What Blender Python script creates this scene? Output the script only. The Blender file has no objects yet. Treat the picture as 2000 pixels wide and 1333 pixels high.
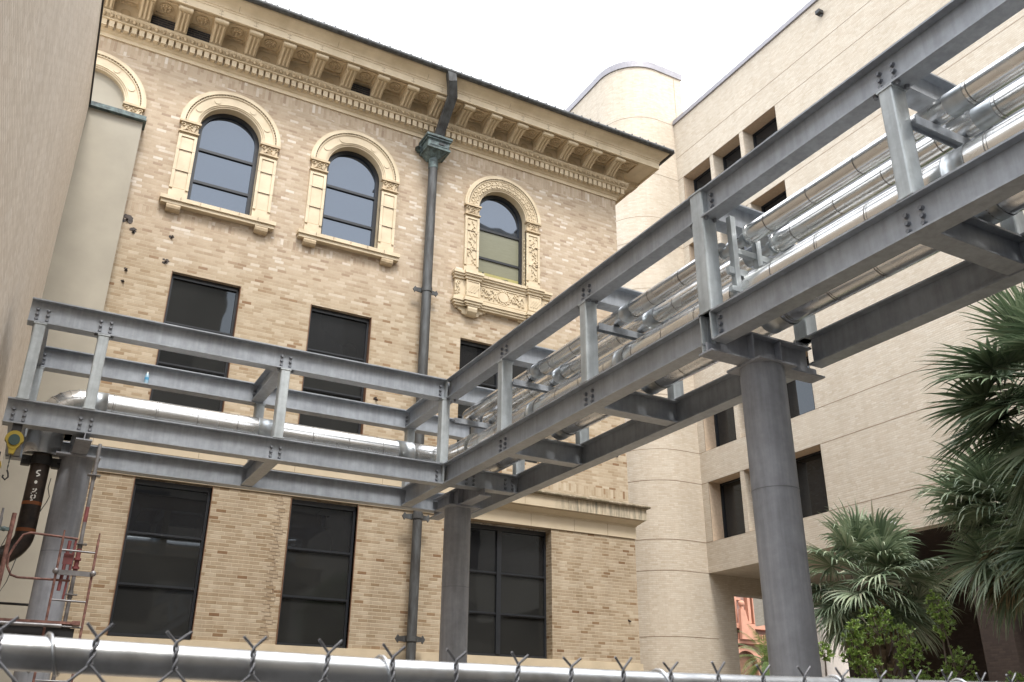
import bpy, bmesh, math, random
from mathutils import Vector, Matrix
from math import radians as RD, sin, cos, pi, tan, atan2, sqrt
random.seed(7)
sc = bpy.context.scene
COL = sc.collection

# ---------------------------------------------------------------- camera, sky, sun, exposure
cam_d = bpy.data.cameras.new('camera'); cam = bpy.data.objects.new('camera', cam_d); COL.objects.link(cam)
sc.camera = cam
cam_d.sensor_width = 36.0; cam_d.lens = 1759.75 / 2000 * 36
cam_d.clip_start = 0.05; cam_d.clip_end = 2000
YAW, PITCH, ROLL = .495382, .413895, .0088
_f = Vector((sin(YAW)*cos(PITCH), cos(YAW)*cos(PITCH), sin(PITCH)))
_r = Vector((cos(YAW), -sin(YAW), 0)); _u = _r.cross(_f)
_r2 = _r*cos(ROLL) + _u*sin(ROLL); _u2 = -_r*sin(ROLL) + _u*cos(ROLL)
m = Matrix((( _r2.x, _u2.x, -_f.x, 0), (_r2.y, _u2.y, -_f.y, 0), (_r2.z, _u2.z, -_f.z, 0), (0, 0, 0, 1)))
cam.matrix_world = m                       # eye level is z = 0, the ground lies at z = -1.6
cam_d.dof.use_dof = True; cam_d.dof.focus_distance = 16.0; cam_d.dof.aperture_fstop = 16.0
GZ = -1.6

SUN_EL, SUN_AZ = RD(60), RD(188)           # azimuth measured from +Y towards +X
w = bpy.data.worlds.new('World'); sc.world = w; w.use_nodes = True
nt = w.node_tree; nt.nodes.clear()
out = nt.nodes.new('ShaderNodeOutputWorld'); bg = nt.nodes.new('ShaderNodeBackground')
sky = nt.nodes.new('ShaderNodeTexSky'); sky.sky_type = 'NISHITA'; sky.sun_disc = False
sky.sun_elevation = SUN_EL; sky.sun_rotation = SUN_AZ; sky.dust_density = 4; sky.air_density = 1
mx = nt.nodes.new('ShaderNodeMix'); mx.data_type = 'RGBA'; mx.inputs[0].default_value = .88
mx.inputs[7].default_value = (9.2, 9.5, 9.9, 1)   # bright overcast cloud cover
nt.links.new(sky.outputs[0], mx.inputs[6]); nt.links.new(mx.outputs[2], bg.inputs[0])
bg.inputs[1].default_value = .1
nt.links.new(bg.outputs[0], out.inputs[0])
sl = bpy.data.lights.new('sun', 'SUN'); sl.energy = 1.1; sl.angle = RD(14); sl.color = (1, .96, .9)
so = bpy.data.objects.new('sun', sl); COL.objects.link(so)
sd = Vector((sin(SUN_AZ)*cos(SUN_EL), cos(SUN_AZ)*cos(SUN_EL), sin(SUN_EL)))
so.rotation_euler = sd.to_track_quat('Z', 'Y').to_euler(); so.location = (0, 0, 60)
sc.view_settings.view_transform = 'Standard'; sc.view_settings.look = 'None'
sc.view_settings.exposure = 1.8; sc.view_settings.gamma = 1.0

# ---------------------------------------------------------------- materials
def newmat(name):
    m = bpy.data.materials.new(name); m.use_nodes = True
    t = m.node_tree; b = t.nodes['Principled BSDF']
    return m, t, b
def N(t, typ, **kw):
    n = t.nodes.new(typ)
    for k, v in kw.items(): setattr(n, k, v)
    return n
def MATH(t, op, a, b=None, c=None):
    n = t.nodes.new('ShaderNodeMath'); n.operation = op
    for i, v in enumerate((a, b, c)):
        if v is None: continue
        if isinstance(v, (int, float)): n.inputs[i].default_value = v
        else: t.links.new(v, n.inputs[i])
    return n.outputs[0]
def RAMP(t, fac, stops, interp='LINEAR'):
    n = t.nodes.new('ShaderNodeValToRGB'); n.color_ramp.interpolation = interp
    e = n.color_ramp.elements
    while len(e) < len(stops): e.new(.5)
    for q, (p, c) in zip(e, stops): q.position = p; q.color = (*c, 1)
    t.links.new(fac, n.inputs[0]); return n.outputs[0]
def MIX(t, fac, a, b, mode='MIX'):
    n = t.nodes.new('ShaderNodeMix'); n.data_type = 'RGBA'; n.blend_type = mode
    for i, v in ((0, fac), (6, a), (7, b)):
        if isinstance(v, (int, float)): n.inputs[i].default_value = v
        elif isinstance(v, tuple): n.inputs[i].default_value = (*v, 1)
        else: t.links.new(v, n.inputs[i])
    return n.outputs[2]
def NOISE(t, vec, scale, detail=4, rough=.55, dim='3D'):
    n = N(t, 'ShaderNodeTexNoise'); n.noise_dimensions = dim
    n.inputs['Scale'].default_value = scale; n.inputs['Detail'].default_value = detail; n.inputs['Roughness'].default_value = rough
    if vec is not None: t.links.new(vec, n.inputs['Vector'])
    return n.outputs[0]
def OBJ(t): return N(t, 'ShaderNodeTexCoord').outputs['Object']
def BUMP(t, b, h, strength=.4, dist=.01):
    n = N(t, 'ShaderNodeBump'); n.inputs['Strength'].default_value = strength; n.inputs['Distance'].default_value = dist
    t.links.new(h, n.inputs['Height']); t.links.new(n.outputs[0], b.inputs['Normal'])

def plain(name, c, rough=.7, metal=0, var=.12, scale=6, bump=.0, c2=None, stretch=None, spec=None):
    m, t, b = newmat(name)
    v = OBJ(t)
    if stretch:
        mp = N(t, 'ShaderNodeMapping'); mp.inputs['Scale'].default_value = stretch; t.links.new(v, mp.inputs[0]); v = mp.outputs[0]
    n = NOISE(t, v, scale)
    lo = tuple(x*(1-var) for x in c); hi = tuple(min(1, x*(1+var)) for x in (c2 or c))
    t.links.new(RAMP(t, n, [(.3, lo), (.7, hi)]), b.inputs['Base Color'])
    b.inputs['Roughness'].default_value = rough; b.inputs['Metallic'].default_value = metal
    if spec is not None: b.inputs['Specular IOR Level'].default_value = spec
    if bump: BUMP(t, b, NOISE(t, OBJ(t), scale*6), bump)
    return m

def brick(name, bw, bh, stops, mortar, mw=.010, bump=.5, soldier=(), stain=.12, rowjit=.35, upper=None):
    """running bond brickwork in UV metres; every brick takes a random colour from the ramp"""
    m, t, b = newmat(name)
    uv = N(t, 'ShaderNodeUVMap').outputs[0]
    s = N(t, 'ShaderNodeSeparateXYZ'); t.links.new(uv, s.inputs[0]); U, V = s.outputs[0], s.outputs[1]
    def lay(U, V, bw, bh, seed):
        r = MATH(t, 'DIVIDE', V, bh); row = MATH(t, 'FLOOR', r); fv = MATH(t, 'SUBTRACT', r, row)
        wn = N(t, 'ShaderNodeTexWhiteNoise'); wn.noise_dimensions = '1D'; t.links.new(MATH(t, 'ADD', row, seed), wn.inputs['W'])
        off = MATH(t, 'ADD', MATH(t, 'MULTIPLY', MATH(t, 'MODULO', row, 2.0), .5), MATH(t, 'MULTIPLY', wn.outputs[0], rowjit))
        q = MATH(t, 'ADD', MATH(t, 'DIVIDE', U, bw), off); cl = MATH(t, 'FLOOR', q); fu = MATH(t, 'SUBTRACT', q, cl)
        cx = N(t, 'ShaderNodeCombineXYZ'); t.links.new(cl, cx.inputs[0]); t.links.new(row, cx.inputs[1]); cx.inputs[2].default_value = seed
        w2 = N(t, 'ShaderNodeTexWhiteNoise'); w2.noise_dimensions = '3D'; t.links.new(cx.outputs[0], w2.inputs[0])
        du = MATH(t, 'MULTIPLY', MATH(t, 'MINIMUM', fu, MATH(t, 'SUBTRACT', 1.0, fu)), bw*1.8)
        dv = MATH(t, 'MULTIPLY', MATH(t, 'MINIMUM', fv, MATH(t, 'SUBTRACT', 1.0, fv)), bh)
        d = MATH(t, 'MINIMUM', du, dv)
        return w2.outputs[0], d
    rnd, d = lay(U, V, bw, bh, 3.7)
    if soldier:
        r2, d2 = lay(V, U, bw*1.25, bh, 9.1)
        sel = None
        for (a, c) in soldier:
            x = MATH(t, 'MULTIPLY', MATH(t, 'GREATER_THAN', V, a), MATH(t, 'LESS_THAN', V, c))
            sel = x if sel is None else MATH(t, 'ADD', sel, x)
        def sw(a, c): return MATH(t, 'ADD', MATH(t, 'MULTIPLY', a, MATH(t, 'SUBTRACT', 1.0, sel)), MATH(t, 'MULTIPLY', c, sel))
        rnd, d = sw(rnd, r2), sw(d, d2)
    col = RAMP(t, rnd, stops)
    if upper:
        z0, st2 = upper
        c2 = RAMP(t, rnd, st2)
        nz = NOISE(t, OBJ(t), .7)
        f = N(t, 'ShaderNodeMapRange'); t.links.new(MATH(t, 'ADD', V, MATH(t, 'MULTIPLY', nz, 1.2)), f.inputs[0])
        f.inputs[1].default_value = z0; f.inputs[2].default_value = z0+1.6
        col = MIX(t, f.outputs[0], col, c2)
    big = NOISE(t, OBJ(t), .55, 5, .6)
    col = MIX(t, stain, col, RAMP(t, big, [(.35, (.35, .3, .24)), (.65, (1, 1, 1))]), 'MULTIPLY')
    mpw = N(t, 'ShaderNodeMapping'); mpw.inputs['Scale'].default_value = (2.2, 2.2, .16); t.links.new(OBJ(t), mpw.inputs[0])
    col = MIX(t, stain*1.1, col, RAMP(t, NOISE(t, mpw.outputs[0], 1.3, 6, .65), [(.36, (.5, .46, .41)), (.6, (1, 1, 1))]), 'MULTIPLY')
    fine = NOISE(t, OBJ(t), 14, 3)
    col = MIX(t, .25, col, RAMP(t, fine, [(.3, (.75, .73, .7)), (.7, (1, 1, 1))]), 'MULTIPLY')
    mr = N(t, 'ShaderNodeMapRange'); t.links.new(d, mr.inputs[0]); mr.inputs[1].default_value = mw*.35; mr.inputs[2].default_value = mw*.75
    col = MIX(t, mr.outputs[0], mortar, col)
    t.links.new(col, b.inputs['Base Color']); b.inputs['Roughness'].default_value = .85; b.inputs['Specular IOR Level'].default_value = .25
    if bump: BUMP(t, b, MATH(t, 'ADD', mr.outputs[0], MATH(t, 'MULTIPLY', fine, .5)), bump, .006)
    return m

MT = {}
lowst = [(0, (.25, .15, .085)), (.02, (.31, .205, .12)), (.06, (.38, .29, .19)), (.25, (.435, .345, .24)), (.5, (.47, .38, .27)), (.8, (.505, .415, .305)), (1, (.56, .475, .36))]
upst = [(0, (.38, .285, .21)), (.10, (.46, .36, .265)), (.4, (.51, .41, .305)), (.75, (.55, .45, .345)), (.93, (.60, .51, .41)), (1, (.72, .66, .59))]
MT['brick'] = brick('roman_brick', .221, .0795, lowst, (.46, .385, .285), .010, soldier=[(5.98, 6.22), (11.12, 11.34), (15.30, 15.66)], upper=(10.2, upst))
MT['brick_base'] = brick('base_brick', .221, .0795, [(p, (c[0]*.86, c[1]*.85, c[2]*.84)) for p, c in lowst], (.44, .37, .27), .012, stain=.3)
mod = [(0, (.53, .455, .36)), (.3, (.565, .495, .40)), (.7, (.585, .52, .425)), (1, (.615, .555, .465))]
MT['mod'] = brick('modern_brick', .24, .082, mod, (.455, .385, .31), .013, stain=.12, bump=.6)
MT['modsolid'] = plain('modern_brick_reveal', (.50, .39, .285), .85, var=.1, scale=9)
MT['left'] = brick('left_brick', .21, .075, [(0, (.66, .58, .49)), (.25, (.71, .63, .54)), (.7, (.745, .67, .58)), (1, (.78, .71, .63))], (.50, .43, .35), .013, bump=.6, stain=.15)
MT['dark_brick'] = brick('dark_brick_soffit_shade', .21, .075, [(0, (.04, .029, .024)), (1, (.06, .043, .035))], (.042, .031, .026), .012, bump=.3)
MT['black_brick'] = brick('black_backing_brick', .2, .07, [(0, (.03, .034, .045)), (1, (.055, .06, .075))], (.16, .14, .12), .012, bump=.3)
MT['terra'] = plain('cream_terracotta', (.58, .475, .32), .55, var=.09, scale=2.2, bump=.08, c2=(.62, .52, .37))
MT['terra_dark'] = plain('weathered_terracotta', (.49, .385, .25), .6, var=.2, scale=5, bump=.15)
MT['stone'] = plain('cream_stone', (.49, .405, .285), .7, var=.1, scale=2.2)
MT['stucco'] = plain('grey_stucco', (.375, .345, .285), .9, var=.09, scale=1.1, bump=.08)
MT['patina'] = plain('green_patina', (.045, .06, .062), .6, var=.4, scale=9, c2=(.095, .135, .135), bump=.1)
MT['bronze'] = plain('dark_bronze_pipe', (.052, .048, .046), .55, metal=.2, var=.3, scale=3, c2=(.075, .08, .082), stretch=(3, 3, .7))
MT['roof'] = plain('dark_slate_roof', (.06, .065, .07), .6, var=.3, scale=5)
MT['frame'] = plain('black_window_frame', (.018, .02, .024), .35, var=.1)
MT['rust_frame'] = plain('brown_window_edge', (.17, .085, .045), .7, var=.2)
MT['galv'] = plain('galvanised_beam', (.30, .33, .365), .42, metal=.3, var=.16, scale=2.4, bump=.04, c2=(.36, .39, .42), stretch=(1, 1, 2.2))
MT['galv_light'] = plain('galvanised_post', (.45, .49, .50), .42, metal=.3, var=.22, scale=5, bump=.05, stretch=(2, 2, 1))
MT['column'] = plain('grey_primed_column', (.215, .225, .25), .55, metal=.2, var=.15, scale=1.3, bump=.02, stretch=(2, 2, .7))
MT['bolt'] = plain('bolt_steel', (.19, .20, .22), .5, metal=.5)
MT['rusty'] = plain('rusty_red_paint', (.13, .055, .045), .7, var=.4, scale=14, c2=(.20, .10, .08))
MT['redpaint'] = plain('faded_red_paint', (.19, .055, .055), .6, var=.3, scale=10)
MT['scaff'] = plain('scaffold_tube_grey', (.22, .215, .22), .45, metal=.5, var=.3, scale=8)
MT['black_pipe'] = plain('black_steel_pipe', (.022, .02, .02), .45, metal=.3, var=.4, scale=5, c2=(.05, .035, .028))
MT['orange_rust'] = plain('heat_blued_weld', (.2, .065, .02), .7, var=.2)
MT['yellow'] = plain('yellow_paint', (.34, .25, .03), .45, var=.15)
MT['darkgreen'] = plain('dark_green_paint', (.03, .06, .055), .5)
MT['joint'] = plain('control_joint', (.25, .185, .13), .9)
MT['coping'] = plain('grey_metal_coping', (.26, .25, .27), .5, metal=.2)
MT['black'] = plain('black_metal', (.02, .02, .022), .5)
MT['white'] = plain('white_plastic', (.75, .75, .72), .5)
MT['blueplastic'] = plain('pale_blue_plastic', (.30, .46, .58), .2)
MT['label'] = plain('blue_label', (.08, .3, .5), .4)
MT['shade'] = plain('roller_shade', (.20, .20, .14), .25, var=.06, stretch=(1, 1, 8))
MT['shade2'] = plain('yellow_room', (.34, .31, .12), .4, var=.1)
MT['salmon'] = plain('salmon_stone', (.50, .25, .17), .8, var=.12, scale=1.5)
MT['salmon_brick'] = plain('mauve_brick', (.30, .19, .16), .85, var=.18, scale=3)
MT['pale'] = plain('pale_plaster', (.8, .7, .6), .8, var=.05)
MT['asphalt'] = plain('asphalt', (.05, .048, .046), .9, var=.2, scale=3, bump=.3)
MT['paving'] = plain('tan_paving', (.24, .205, .165), .9, var=.15, scale=2)
MT['concrete'] = plain('concrete', (.30, .28, .25), .9, var=.12, scale=3)
MT['fence'] = plain('galvanised_wire', (.20, .20, .21), .4, metal=.6, var=.3, scale=40)
MT['opp'] = plain('tan_precast', (.27, .24, .20), .9, var=.1, scale=.6)

def mk_steel(name, c, rough, metal, blotch, streak, rust=0):
    m, t, b = newmat(name); v = OBJ(t)
    n1 = NOISE(t, v, 1.7, 6, .65); n2 = NOISE(t, v, 11, 5, .6)
    mp = N(t, 'ShaderNodeMapping'); mp.inputs['Scale'].default_value = (14, 14, .9); t.links.new(v, mp.inputs[0]); n3 = NOISE(t, mp.outputs[0], 1.0, 4, .6)
    lo = tuple(x*(1-blotch) for x in c); hi = tuple(x*(1+blotch*.8) for x in c)
    col = RAMP(t, n1, [(.32, lo), (.5, c), (.68, hi)])
    col = MIX(t, streak, col, RAMP(t, n3, [(.38, (.45, .45, .46)), (.6, (1, 1, 1)), (.75, (1.25, 1.25, 1.25))]), 'MULTIPLY')
    col = MIX(t, .35, col, RAMP(t, n2, [(.33, (.72, .72, .72)), (.66, (1.12, 1.12, 1.12))]), 'MULTIPLY')
    if rust:
        n4 = NOISE(t, v, 4.3, 7, .7); col = MIX(t, MATH(t, 'MULTIPLY', RAMP(t, n4, [(.66, (0, 0, 0)), (.76, (1, 1, 1))]), rust), col, (.19, .12, .075))
    t.links.new(col, b.inputs['Base Color']); b.inputs['Metallic'].default_value = metal
    t.links.new(MATH(t, 'ADD', rough-.1, MATH(t, 'MULTIPLY', n2, .25)), b.inputs['Roughness'])
    BUMP(t, b, n2, .05); return m
MT['galv'] = mk_steel('galvanised_beam', (.345, .37, .405), .42, .3, .14, .25, .35)
MT['galv_light'] = mk_steel('galvanised_post', (.47, .51, .53), .42, .3, .2, .3, .15)
MT['column'] = mk_steel('grey_primed_column', (.31, .325, .36), .6, .1, .16, .3, .2)
def mk_rail():
    m, t, b = newmat('fence_rail_steel')
    n = NOISE(t, OBJ(t), 16, 5)
    t.links.new(RAMP(t, n, [(.3, (.34, .34, .34)), (.6, (.62, .63, .64))]), b.inputs['Base Color'])
    b.inputs['Metallic'].default_value = .9; b.inputs['Roughness'].default_value = .3
    BUMP(t, b, n, .12); return m
MT['rail'] = mk_rail()
def mk_alu():
    m, t, b = newmat('aluminium_jacket')
    n = NOISE(t, OBJ(t), 3, 3)
    t.links.new(RAMP(t, n, [(.3, (.74, .74, .73)), (.7, (.86, .86, .85))]), b.inputs['Base Color'])
    b.inputs['Metallic'].default_value = 1
    t.links.new(MATH(t, 'ADD', .15, MATH(t, 'MULTIPLY', NOISE(t, OBJ(t), 2.5, 2), .2)), b.inputs['Roughness'])
    BUMP(t, b, NOISE(t, OBJ(t), 1.6, 0), .03, .02); return m
MT['alu'] = mk_alu()
MT['seam'] = plain('jacket_seam', (.30, .29, .28), .4, metal=.8)
MT['sleeve'] = plain('galvanised_saddle', (.50, .53, .55), .38, metal=.85, var=.2)
def mk_glass(name, base, rough=.02, tint=(1, 1, 1), ior=1.5, wob=.02):
    m, t, b = newmat(name)
    n = NOISE(t, OBJ(t), .5, 2)
    t.links.new(RAMP(t, n, [(.3, tuple(x*.7 for x in base)), (.7, base)]), b.inputs['Base Color'])
    b.inputs['Roughness'].default_value = rough; b.inputs['IOR'].default_value = ior
    b.inputs['Specular Tint'].default_value = (*tint, 1)
    BUMP(t, b, NOISE(t, OBJ(t), 1.3, 1), wob, .1); return m
MT['glass'] = mk_glass('dark_glass', (.017, .017, .018), tint=(.8, .9, 1), ior=1.55)
MT['glass2'] = mk_glass('screened_glass', (.024, .024, .023), tint=(.8, .9, 1), ior=1.55)
MT['glass_up'] = mk_glass('sky_glass', (.018, .024, .034), tint=(.85, .95, 1.1), ior=1.92)

def mk_belt():
    m, t, b = newmat('stained_stone_belt')
    v = OBJ(t); s = N(t, 'ShaderNodeSeparateXYZ'); t.links.new(v, s.inputs[0])
    mp = N(t, 'ShaderNodeMapping'); mp.inputs['Scale'].default_value = (7, 1, .8); t.links.new(v, mp.inputs[0])
    st = NOISE(t, mp.outputs[0], 2.2, 6, .7)
    reg = N(t, 'ShaderNodeMapRange'); t.links.new(s.outputs[0], reg.inputs[0]); reg.inputs[1].default_value = 11.9; reg.inputs[2].default_value = 12.3
    f = MATH(t, 'MULTIPLY', MATH(t, 'MULTIPLY', reg.outputs[0], MATH(t, 'GREATER_THAN', s.outputs[2], 5.402)), RAMP(t, st, [(.4, (0, 0, 0)), (.68, (1, 1, 1))]))
    c = RAMP(t, NOISE(t, v, 2), [(.3, (.48, .40, .28)), (.7, (.53, .445, .325))])
    t.links.new(MIX(t, f, c, (.16, .15, .12)), b.inputs['Base Color']); b.inputs['Roughness'].default_value = .8
    return m
MT['belt'] = mk_belt()
def mk_belttop():
    m, t, b = newmat('mossy_cap')
    n = NOISE(t, OBJ(t), 9, 6, .7)
    t.links.new(RAMP(t, n, [(.35, (.10, .09, .05)), (.55, (.2, .16, .11)), (.7, (.4, .34, .27))]), b.inputs['Base Color']); b.inputs['Roughness'].default_value = .95
    return m
MT['moss'] = mk_belttop()
def leafmat(name, stops, scale=3, rough=.45, trans=.0):
    m, t, b = newmat(name)
    oi = N(t, 'ShaderNodeNewGeometry')
    n = NOISE(t, OBJ(t), scale, 4, .6)
    r = MATH(t, 'ADD', MATH(t, 'MULTIPLY', oi.outputs['Random Per Island'], .6), MATH(t, 'MULTIPLY', n, .4))
    t.links.new(RAMP(t, r, stops), b.inputs['Base Color']); b.inputs['Roughness'].default_value = rough
    b.inputs['Specular IOR Level'].default_value = .4
    if trans:
        tr = N(t, 'ShaderNodeBsdfTranslucent'); t.links.new(RAMP(t, r, stops), tr.inputs[0])
        ms = N(t, 'ShaderNodeMixShader'); ms.inputs[0].default_value = trans
        t.links.new(b.outputs[0], ms.inputs[1]); t.links.new(tr.outputs[0], ms.inputs[2])
        t.links.new(ms.outputs[0], t.nodes['Material Output'].inputs[0])
    return m
MT['palm'] = leafmat('palm_leaf', [(.15, (.07, .11, .065)), (.45, (.135, .19, .11)), (.7, (.215, .275, .17)), (.9, (.36, .40, .28))], trans=.15)
MT['palm2'] = leafmat('palm_leaf_pale', [(.15, (.10, .145, .09)), (.5, (.20, .26, .16)), (.75, (.33, .38, .26)), (.92, (.50, .42, .32))], trans=.15)
MT['palmdry'] = leafmat('dry_palm_leaf', [(.2, (.13, .10, .05)), (.6, (.26, .20, .11)), (.9, (.36, .26, .18))])
MT['trunk'] = plain('palm_trunk', (.12, .09, .06), .9, var=.35, scale=12, bump=.6)
MT['shrub'] = leafmat('shrub_leaf', [(.15, (.10, .165, .035)), (.5, (.20, .30, .07)), (.8, (.33, .44, .13)), (.95, (.50, .56, .24))], rough=.35, trans=.2)
MT['twig'] = plain('twig', (.14, .11, .09), .8)

# ---------------------------------------------------------------- mesh builder
class MB:
    def __init__(s): s.v = []; s.f = []; s.mi = []; s.uv = {}; s.sm = []
    def add(s, vs, fs, mi=0, sm=False, uvs=None):
        o = len(s.v); s.v += [tuple(p) for p in vs]
        for i, f in enumerate(fs):
            if uvs: s.uv[len(s.f)] = uvs[i]
            s.f.append([o+k for k in f]); s.mi.append(mi); s.sm.append(sm)
        return s
    def box(s, x0, x1, y0, y1, z0, z1, mi=0):
        v = [(x, y, z) for x in (x0, x1) for y in (y0, y1) for z in (z0, z1)]
        return s.add(v, [(0, 1, 3, 2), (4, 6, 7, 5), (0, 4, 5, 1), (2, 3, 7, 6), (0, 2, 6, 4), (1, 5, 7, 3)], mi)
    def quad(s, *p, mi=0): return s.add(p, [tuple(range(len(p)))], mi)
    def obox(s, c, ax, ay, az, mi=0):
        c = Vector(c); ax, ay, az = Vector(ax), Vector(ay), Vector(az)
        v = [c + ax*i + ay*j + az*k for i in (-1, 1) for j in (-1, 1) for k in (-1, 1)]
        return s.add(v, [(0, 1, 3, 2), (4, 6, 7, 5), (0, 4, 5, 1), (2, 3, 7, 6), (0, 2, 6, 4), (1, 5, 7, 3)], mi)
    def extrude(s, prof, p0, p1, xa, ya, mi=0, caps=True, sm=False, closed=True):
        p0, p1, xa, ya = Vector(p0), Vector(p1), Vector(xa), Vector(ya); n = len(prof)
        a = [p0 + xa*q[0] + ya*q[1] for q in prof]; b = [p1 + xa*q[0] + ya*q[1] for q in prof]
        fs = [(i, (i+1) % n, n+(i+1) % n, n+i) for i in range(n if closed else n-1)]
        s.add(a+b, fs, mi, sm)
        if caps and closed: s.add(a, [tuple(range(n-1, -1, -1))], mi); s.add(b, [tuple(range(n))], mi)
        return s
    def ibeam(s, p0, p1, up, h, wf, tf=.02, tw=.014, mi=0):
        d = (Vector(p1)-Vector(p0)).normalized(); up = Vector(up); sd = d.cross(up).normalized()
        a, c = wf/2, h/2
        pr = [(-a, -c), (a, -c), (a, -c+tf), (tw, -c+tf), (tw, c-tf), (a, c-tf), (a, c), (-a, c), (-a, c-tf), (-tw, c-tf), (-tw, -c+tf), (-a, -c+tf)]
        return s.extrude(pr, p0, p1, sd, up, mi)
    def tube(s, pts, r, n=16, caps=True, mi=0, sm=True, r1=None):
        pts = [Vector(p) for p in pts]; rings = []; N_ = len(pts)
        t0 = (pts[1]-pts[0]).normalized(); ref = Vector((0, 0, 1)) if abs(t0.z) < .9 else Vector((1, 0, 0))
        u = t0.cross(ref).normalized(); allv = []
        for i, p in enumerate(pts):
            if i == 0: t = (pts[1]-p).normalized()
            elif i == N_-1: t = (p-pts[i-1]).normalized()
            else: t = ((pts[i+1]-p).normalized() + (p-pts[i-1]).normalized()).normalized()
            u = (u - t*u.dot(t)).normalized(); v = t.cross(u)
            rr = r[i] if isinstance(r, (list, tuple)) else (r + (r1-r)*i/(N_-1) if r1 is not None else r)
            allv += [p + (u*cos(2*pi*k/n) + v*sin(2*pi*k/n))*rr for k in range(n)]
        fs = [(i*n+k, i*n+(k+1) % n, (i+1)*n+(k+1) % n, (i+1)*n+k) for i in range(N_-1) for k in range(n)]
        s.add(allv, fs, mi, sm)
        if caps:
            s.add(allv[:n], [tuple(range(n-1, -1, -1))], mi); s.add(allv[-n:], [tuple(range(n))], mi)
        return s
    def sphere(s, c, r, n=8, mi=0, sc_=(1, 1, 1)):
        c = Vector(c); vs = []; m_ = n//2
        for i in range(m_+1):
            a = pi*i/m_
            for k in range(n): vs.append(c + Vector((sin(a)*cos(2*pi*k/n)*sc_[0], sin(a)*sin(2*pi*k/n)*sc_[1], cos(a)*sc_[2]))*r)
        fs = [(i*n+k, i*n+(k+1) % n, (i+1)*n+(k+1) % n, (i+1)*n+k) for i in range(m_) for k in range(n)]
        return s.add(vs, fs, mi, True)
    def build(s, name, mats, parent=None, bevel=0):
        me = bpy.data.meshes.new(name); me.from_pydata(s.v, [], s.f); me.update()
        if not isinstance(mats, (list, tuple)): mats = [mats]
        for q in mats: me.materials.append(MT[q] if isinstance(q, str) else q)
        me.polygons.foreach_set('material_index', s.mi); me.polygons.foreach_set('use_smooth', s.sm)
        ul = me.uv_layers.new(name='UVMap')
        for p in me.polygons:
            g = s.uv.get(p.index)
            nx, ny, nz = (abs(c) for c in p.normal)
            for j, li in enumerate(p.loop_indices):
                if g: ul.data[li].uv = g[j]; continue
                co = me.vertices[me.loops[li].vertex_index].co
                ul.data[li].uv = (co.x, co.y) if nz > .7 else ((co.y, co.z) if nx > ny else (co.x, co.z))
        o = bpy.data.objects.new(name, me); COL.objects.link(o)
        if parent is not None: o.parent = parent
        if bevel:
            b = o.modifiers.new('bevel', 'BEVEL'); b.width = bevel; b.segments = 2; b.limit_method = 'ANGLE'
        return o
def tag(o, label=None, cat=None, group=None, kind=None):
    if label: o['label'] = label
    if cat: o['category'] = cat
    if group: o['group'] = group
    if kind: o['kind'] = kind
    return o
def thing(name, label, cat, group=None, loc=(0, 0, 0)):
    o = bpy.data.objects.new(name, None); COL.objects.link(o); o.empty_display_size = .3
    return tag(o, label, cat, group)
def part(mb, name, mat, parent, label=None, **kw):
    o = mb.build(name, mat, parent, **kw)
    if label: o['label'] = label
    return o

# ---------------------------------------------------------------- ground
tag(MB().quad((-400, -400, GZ), (400, -400, GZ), (400, 400, GZ), (-400, 400, GZ)).build('ground', 'asphalt'), 'dark asphalt yard beneath the pipe bridge', 'ground', kind='structure')

tag(MB().quad((-.9, 2.5, GZ+.004), (40, 2.5, GZ+.004), (40, 33, GZ+.004), (-.9, 33, GZ+.004)).build('courtyard_paving', 'paving'), 'tan paving of the courtyard between the buildings', 'paving', kind='structure')

# ================================================================ HISTORIC BRICK BUILDING
hb = thing('historic_brick_building', 'buff brick building with arched upper windows and a bracketed cream cornice', 'building')
FX0, FX1, FY, TOP = -9.0, 14.5, 20.0, 15.70
wall = MB()
def wallgrid(mb, x0, x1, z0, z1, y, holes, reveal, mi=0, rmi=0):
    xs = sorted({x0, x1, *[h[0] for h in holes], *[h[1] for h in holes]}); zs = sorted({z0, z1, *[h[2] for h in holes], *[h[3] for h in holes]})
    for i in range(len(xs)-1):
        for j in range(len(zs)-1):
            a, b, c, d = xs[i], xs[i+1], zs[j], zs[j+1]; cx, cz = (a+b)/2, (c+d)/2
            if any(h[0] < cx < h[1] and h[2] < cz < h[3] for h in holes): continue
            mb.quad((a, y, c), (b, y, c), (b, y, d), (a, y, d), mi=mi)
    for h in holes:
        a, b, c, d = h[:4]; r = y + (h[4] if len(h) > 4 else reveal)
        if len(h) > 5: continue
        mb.quad((a, y, c), (a, y, d), (a, r, d), (a, r, c), mi=rmi); mb.quad((b, y, c), (b, r, c), (b, r, d), (b, y, d), mi=rmi)
        mb.quad((a, y, d), (b, y, d), (b, r, d), (a, r, d), mi=rmi); mb.quad((a, y, c), (a, r, c), (b, r, c), (b, y, c), mi=rmi)
AX = (-.66, 2.645, 5.95, 10.45)          # centres of the arched bays
SPR, RI, RO = 13.90, .77, 1.25
mids = [(1.86, 3.43, 6.62, 9.81), (5.16, 6.73, 6.62, 9.75), (9.24, 11.66, 6.62, 9.75)]
gnds = [(1.85, 3.43, 1.76, 4.90), (5.17, 6.73, 1.74, 4.88), (9.27, 11.97, 1.76, 4.88)]
arch = [(c-RI, c+RI, 11.66, SPR+RI+.02, .30, 'arch') for c in AX]
wallgrid(wall, FX0, FX1, 5.80, TOP, FY, [h+(.16,) for h in mids] + arch, .16)
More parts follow.
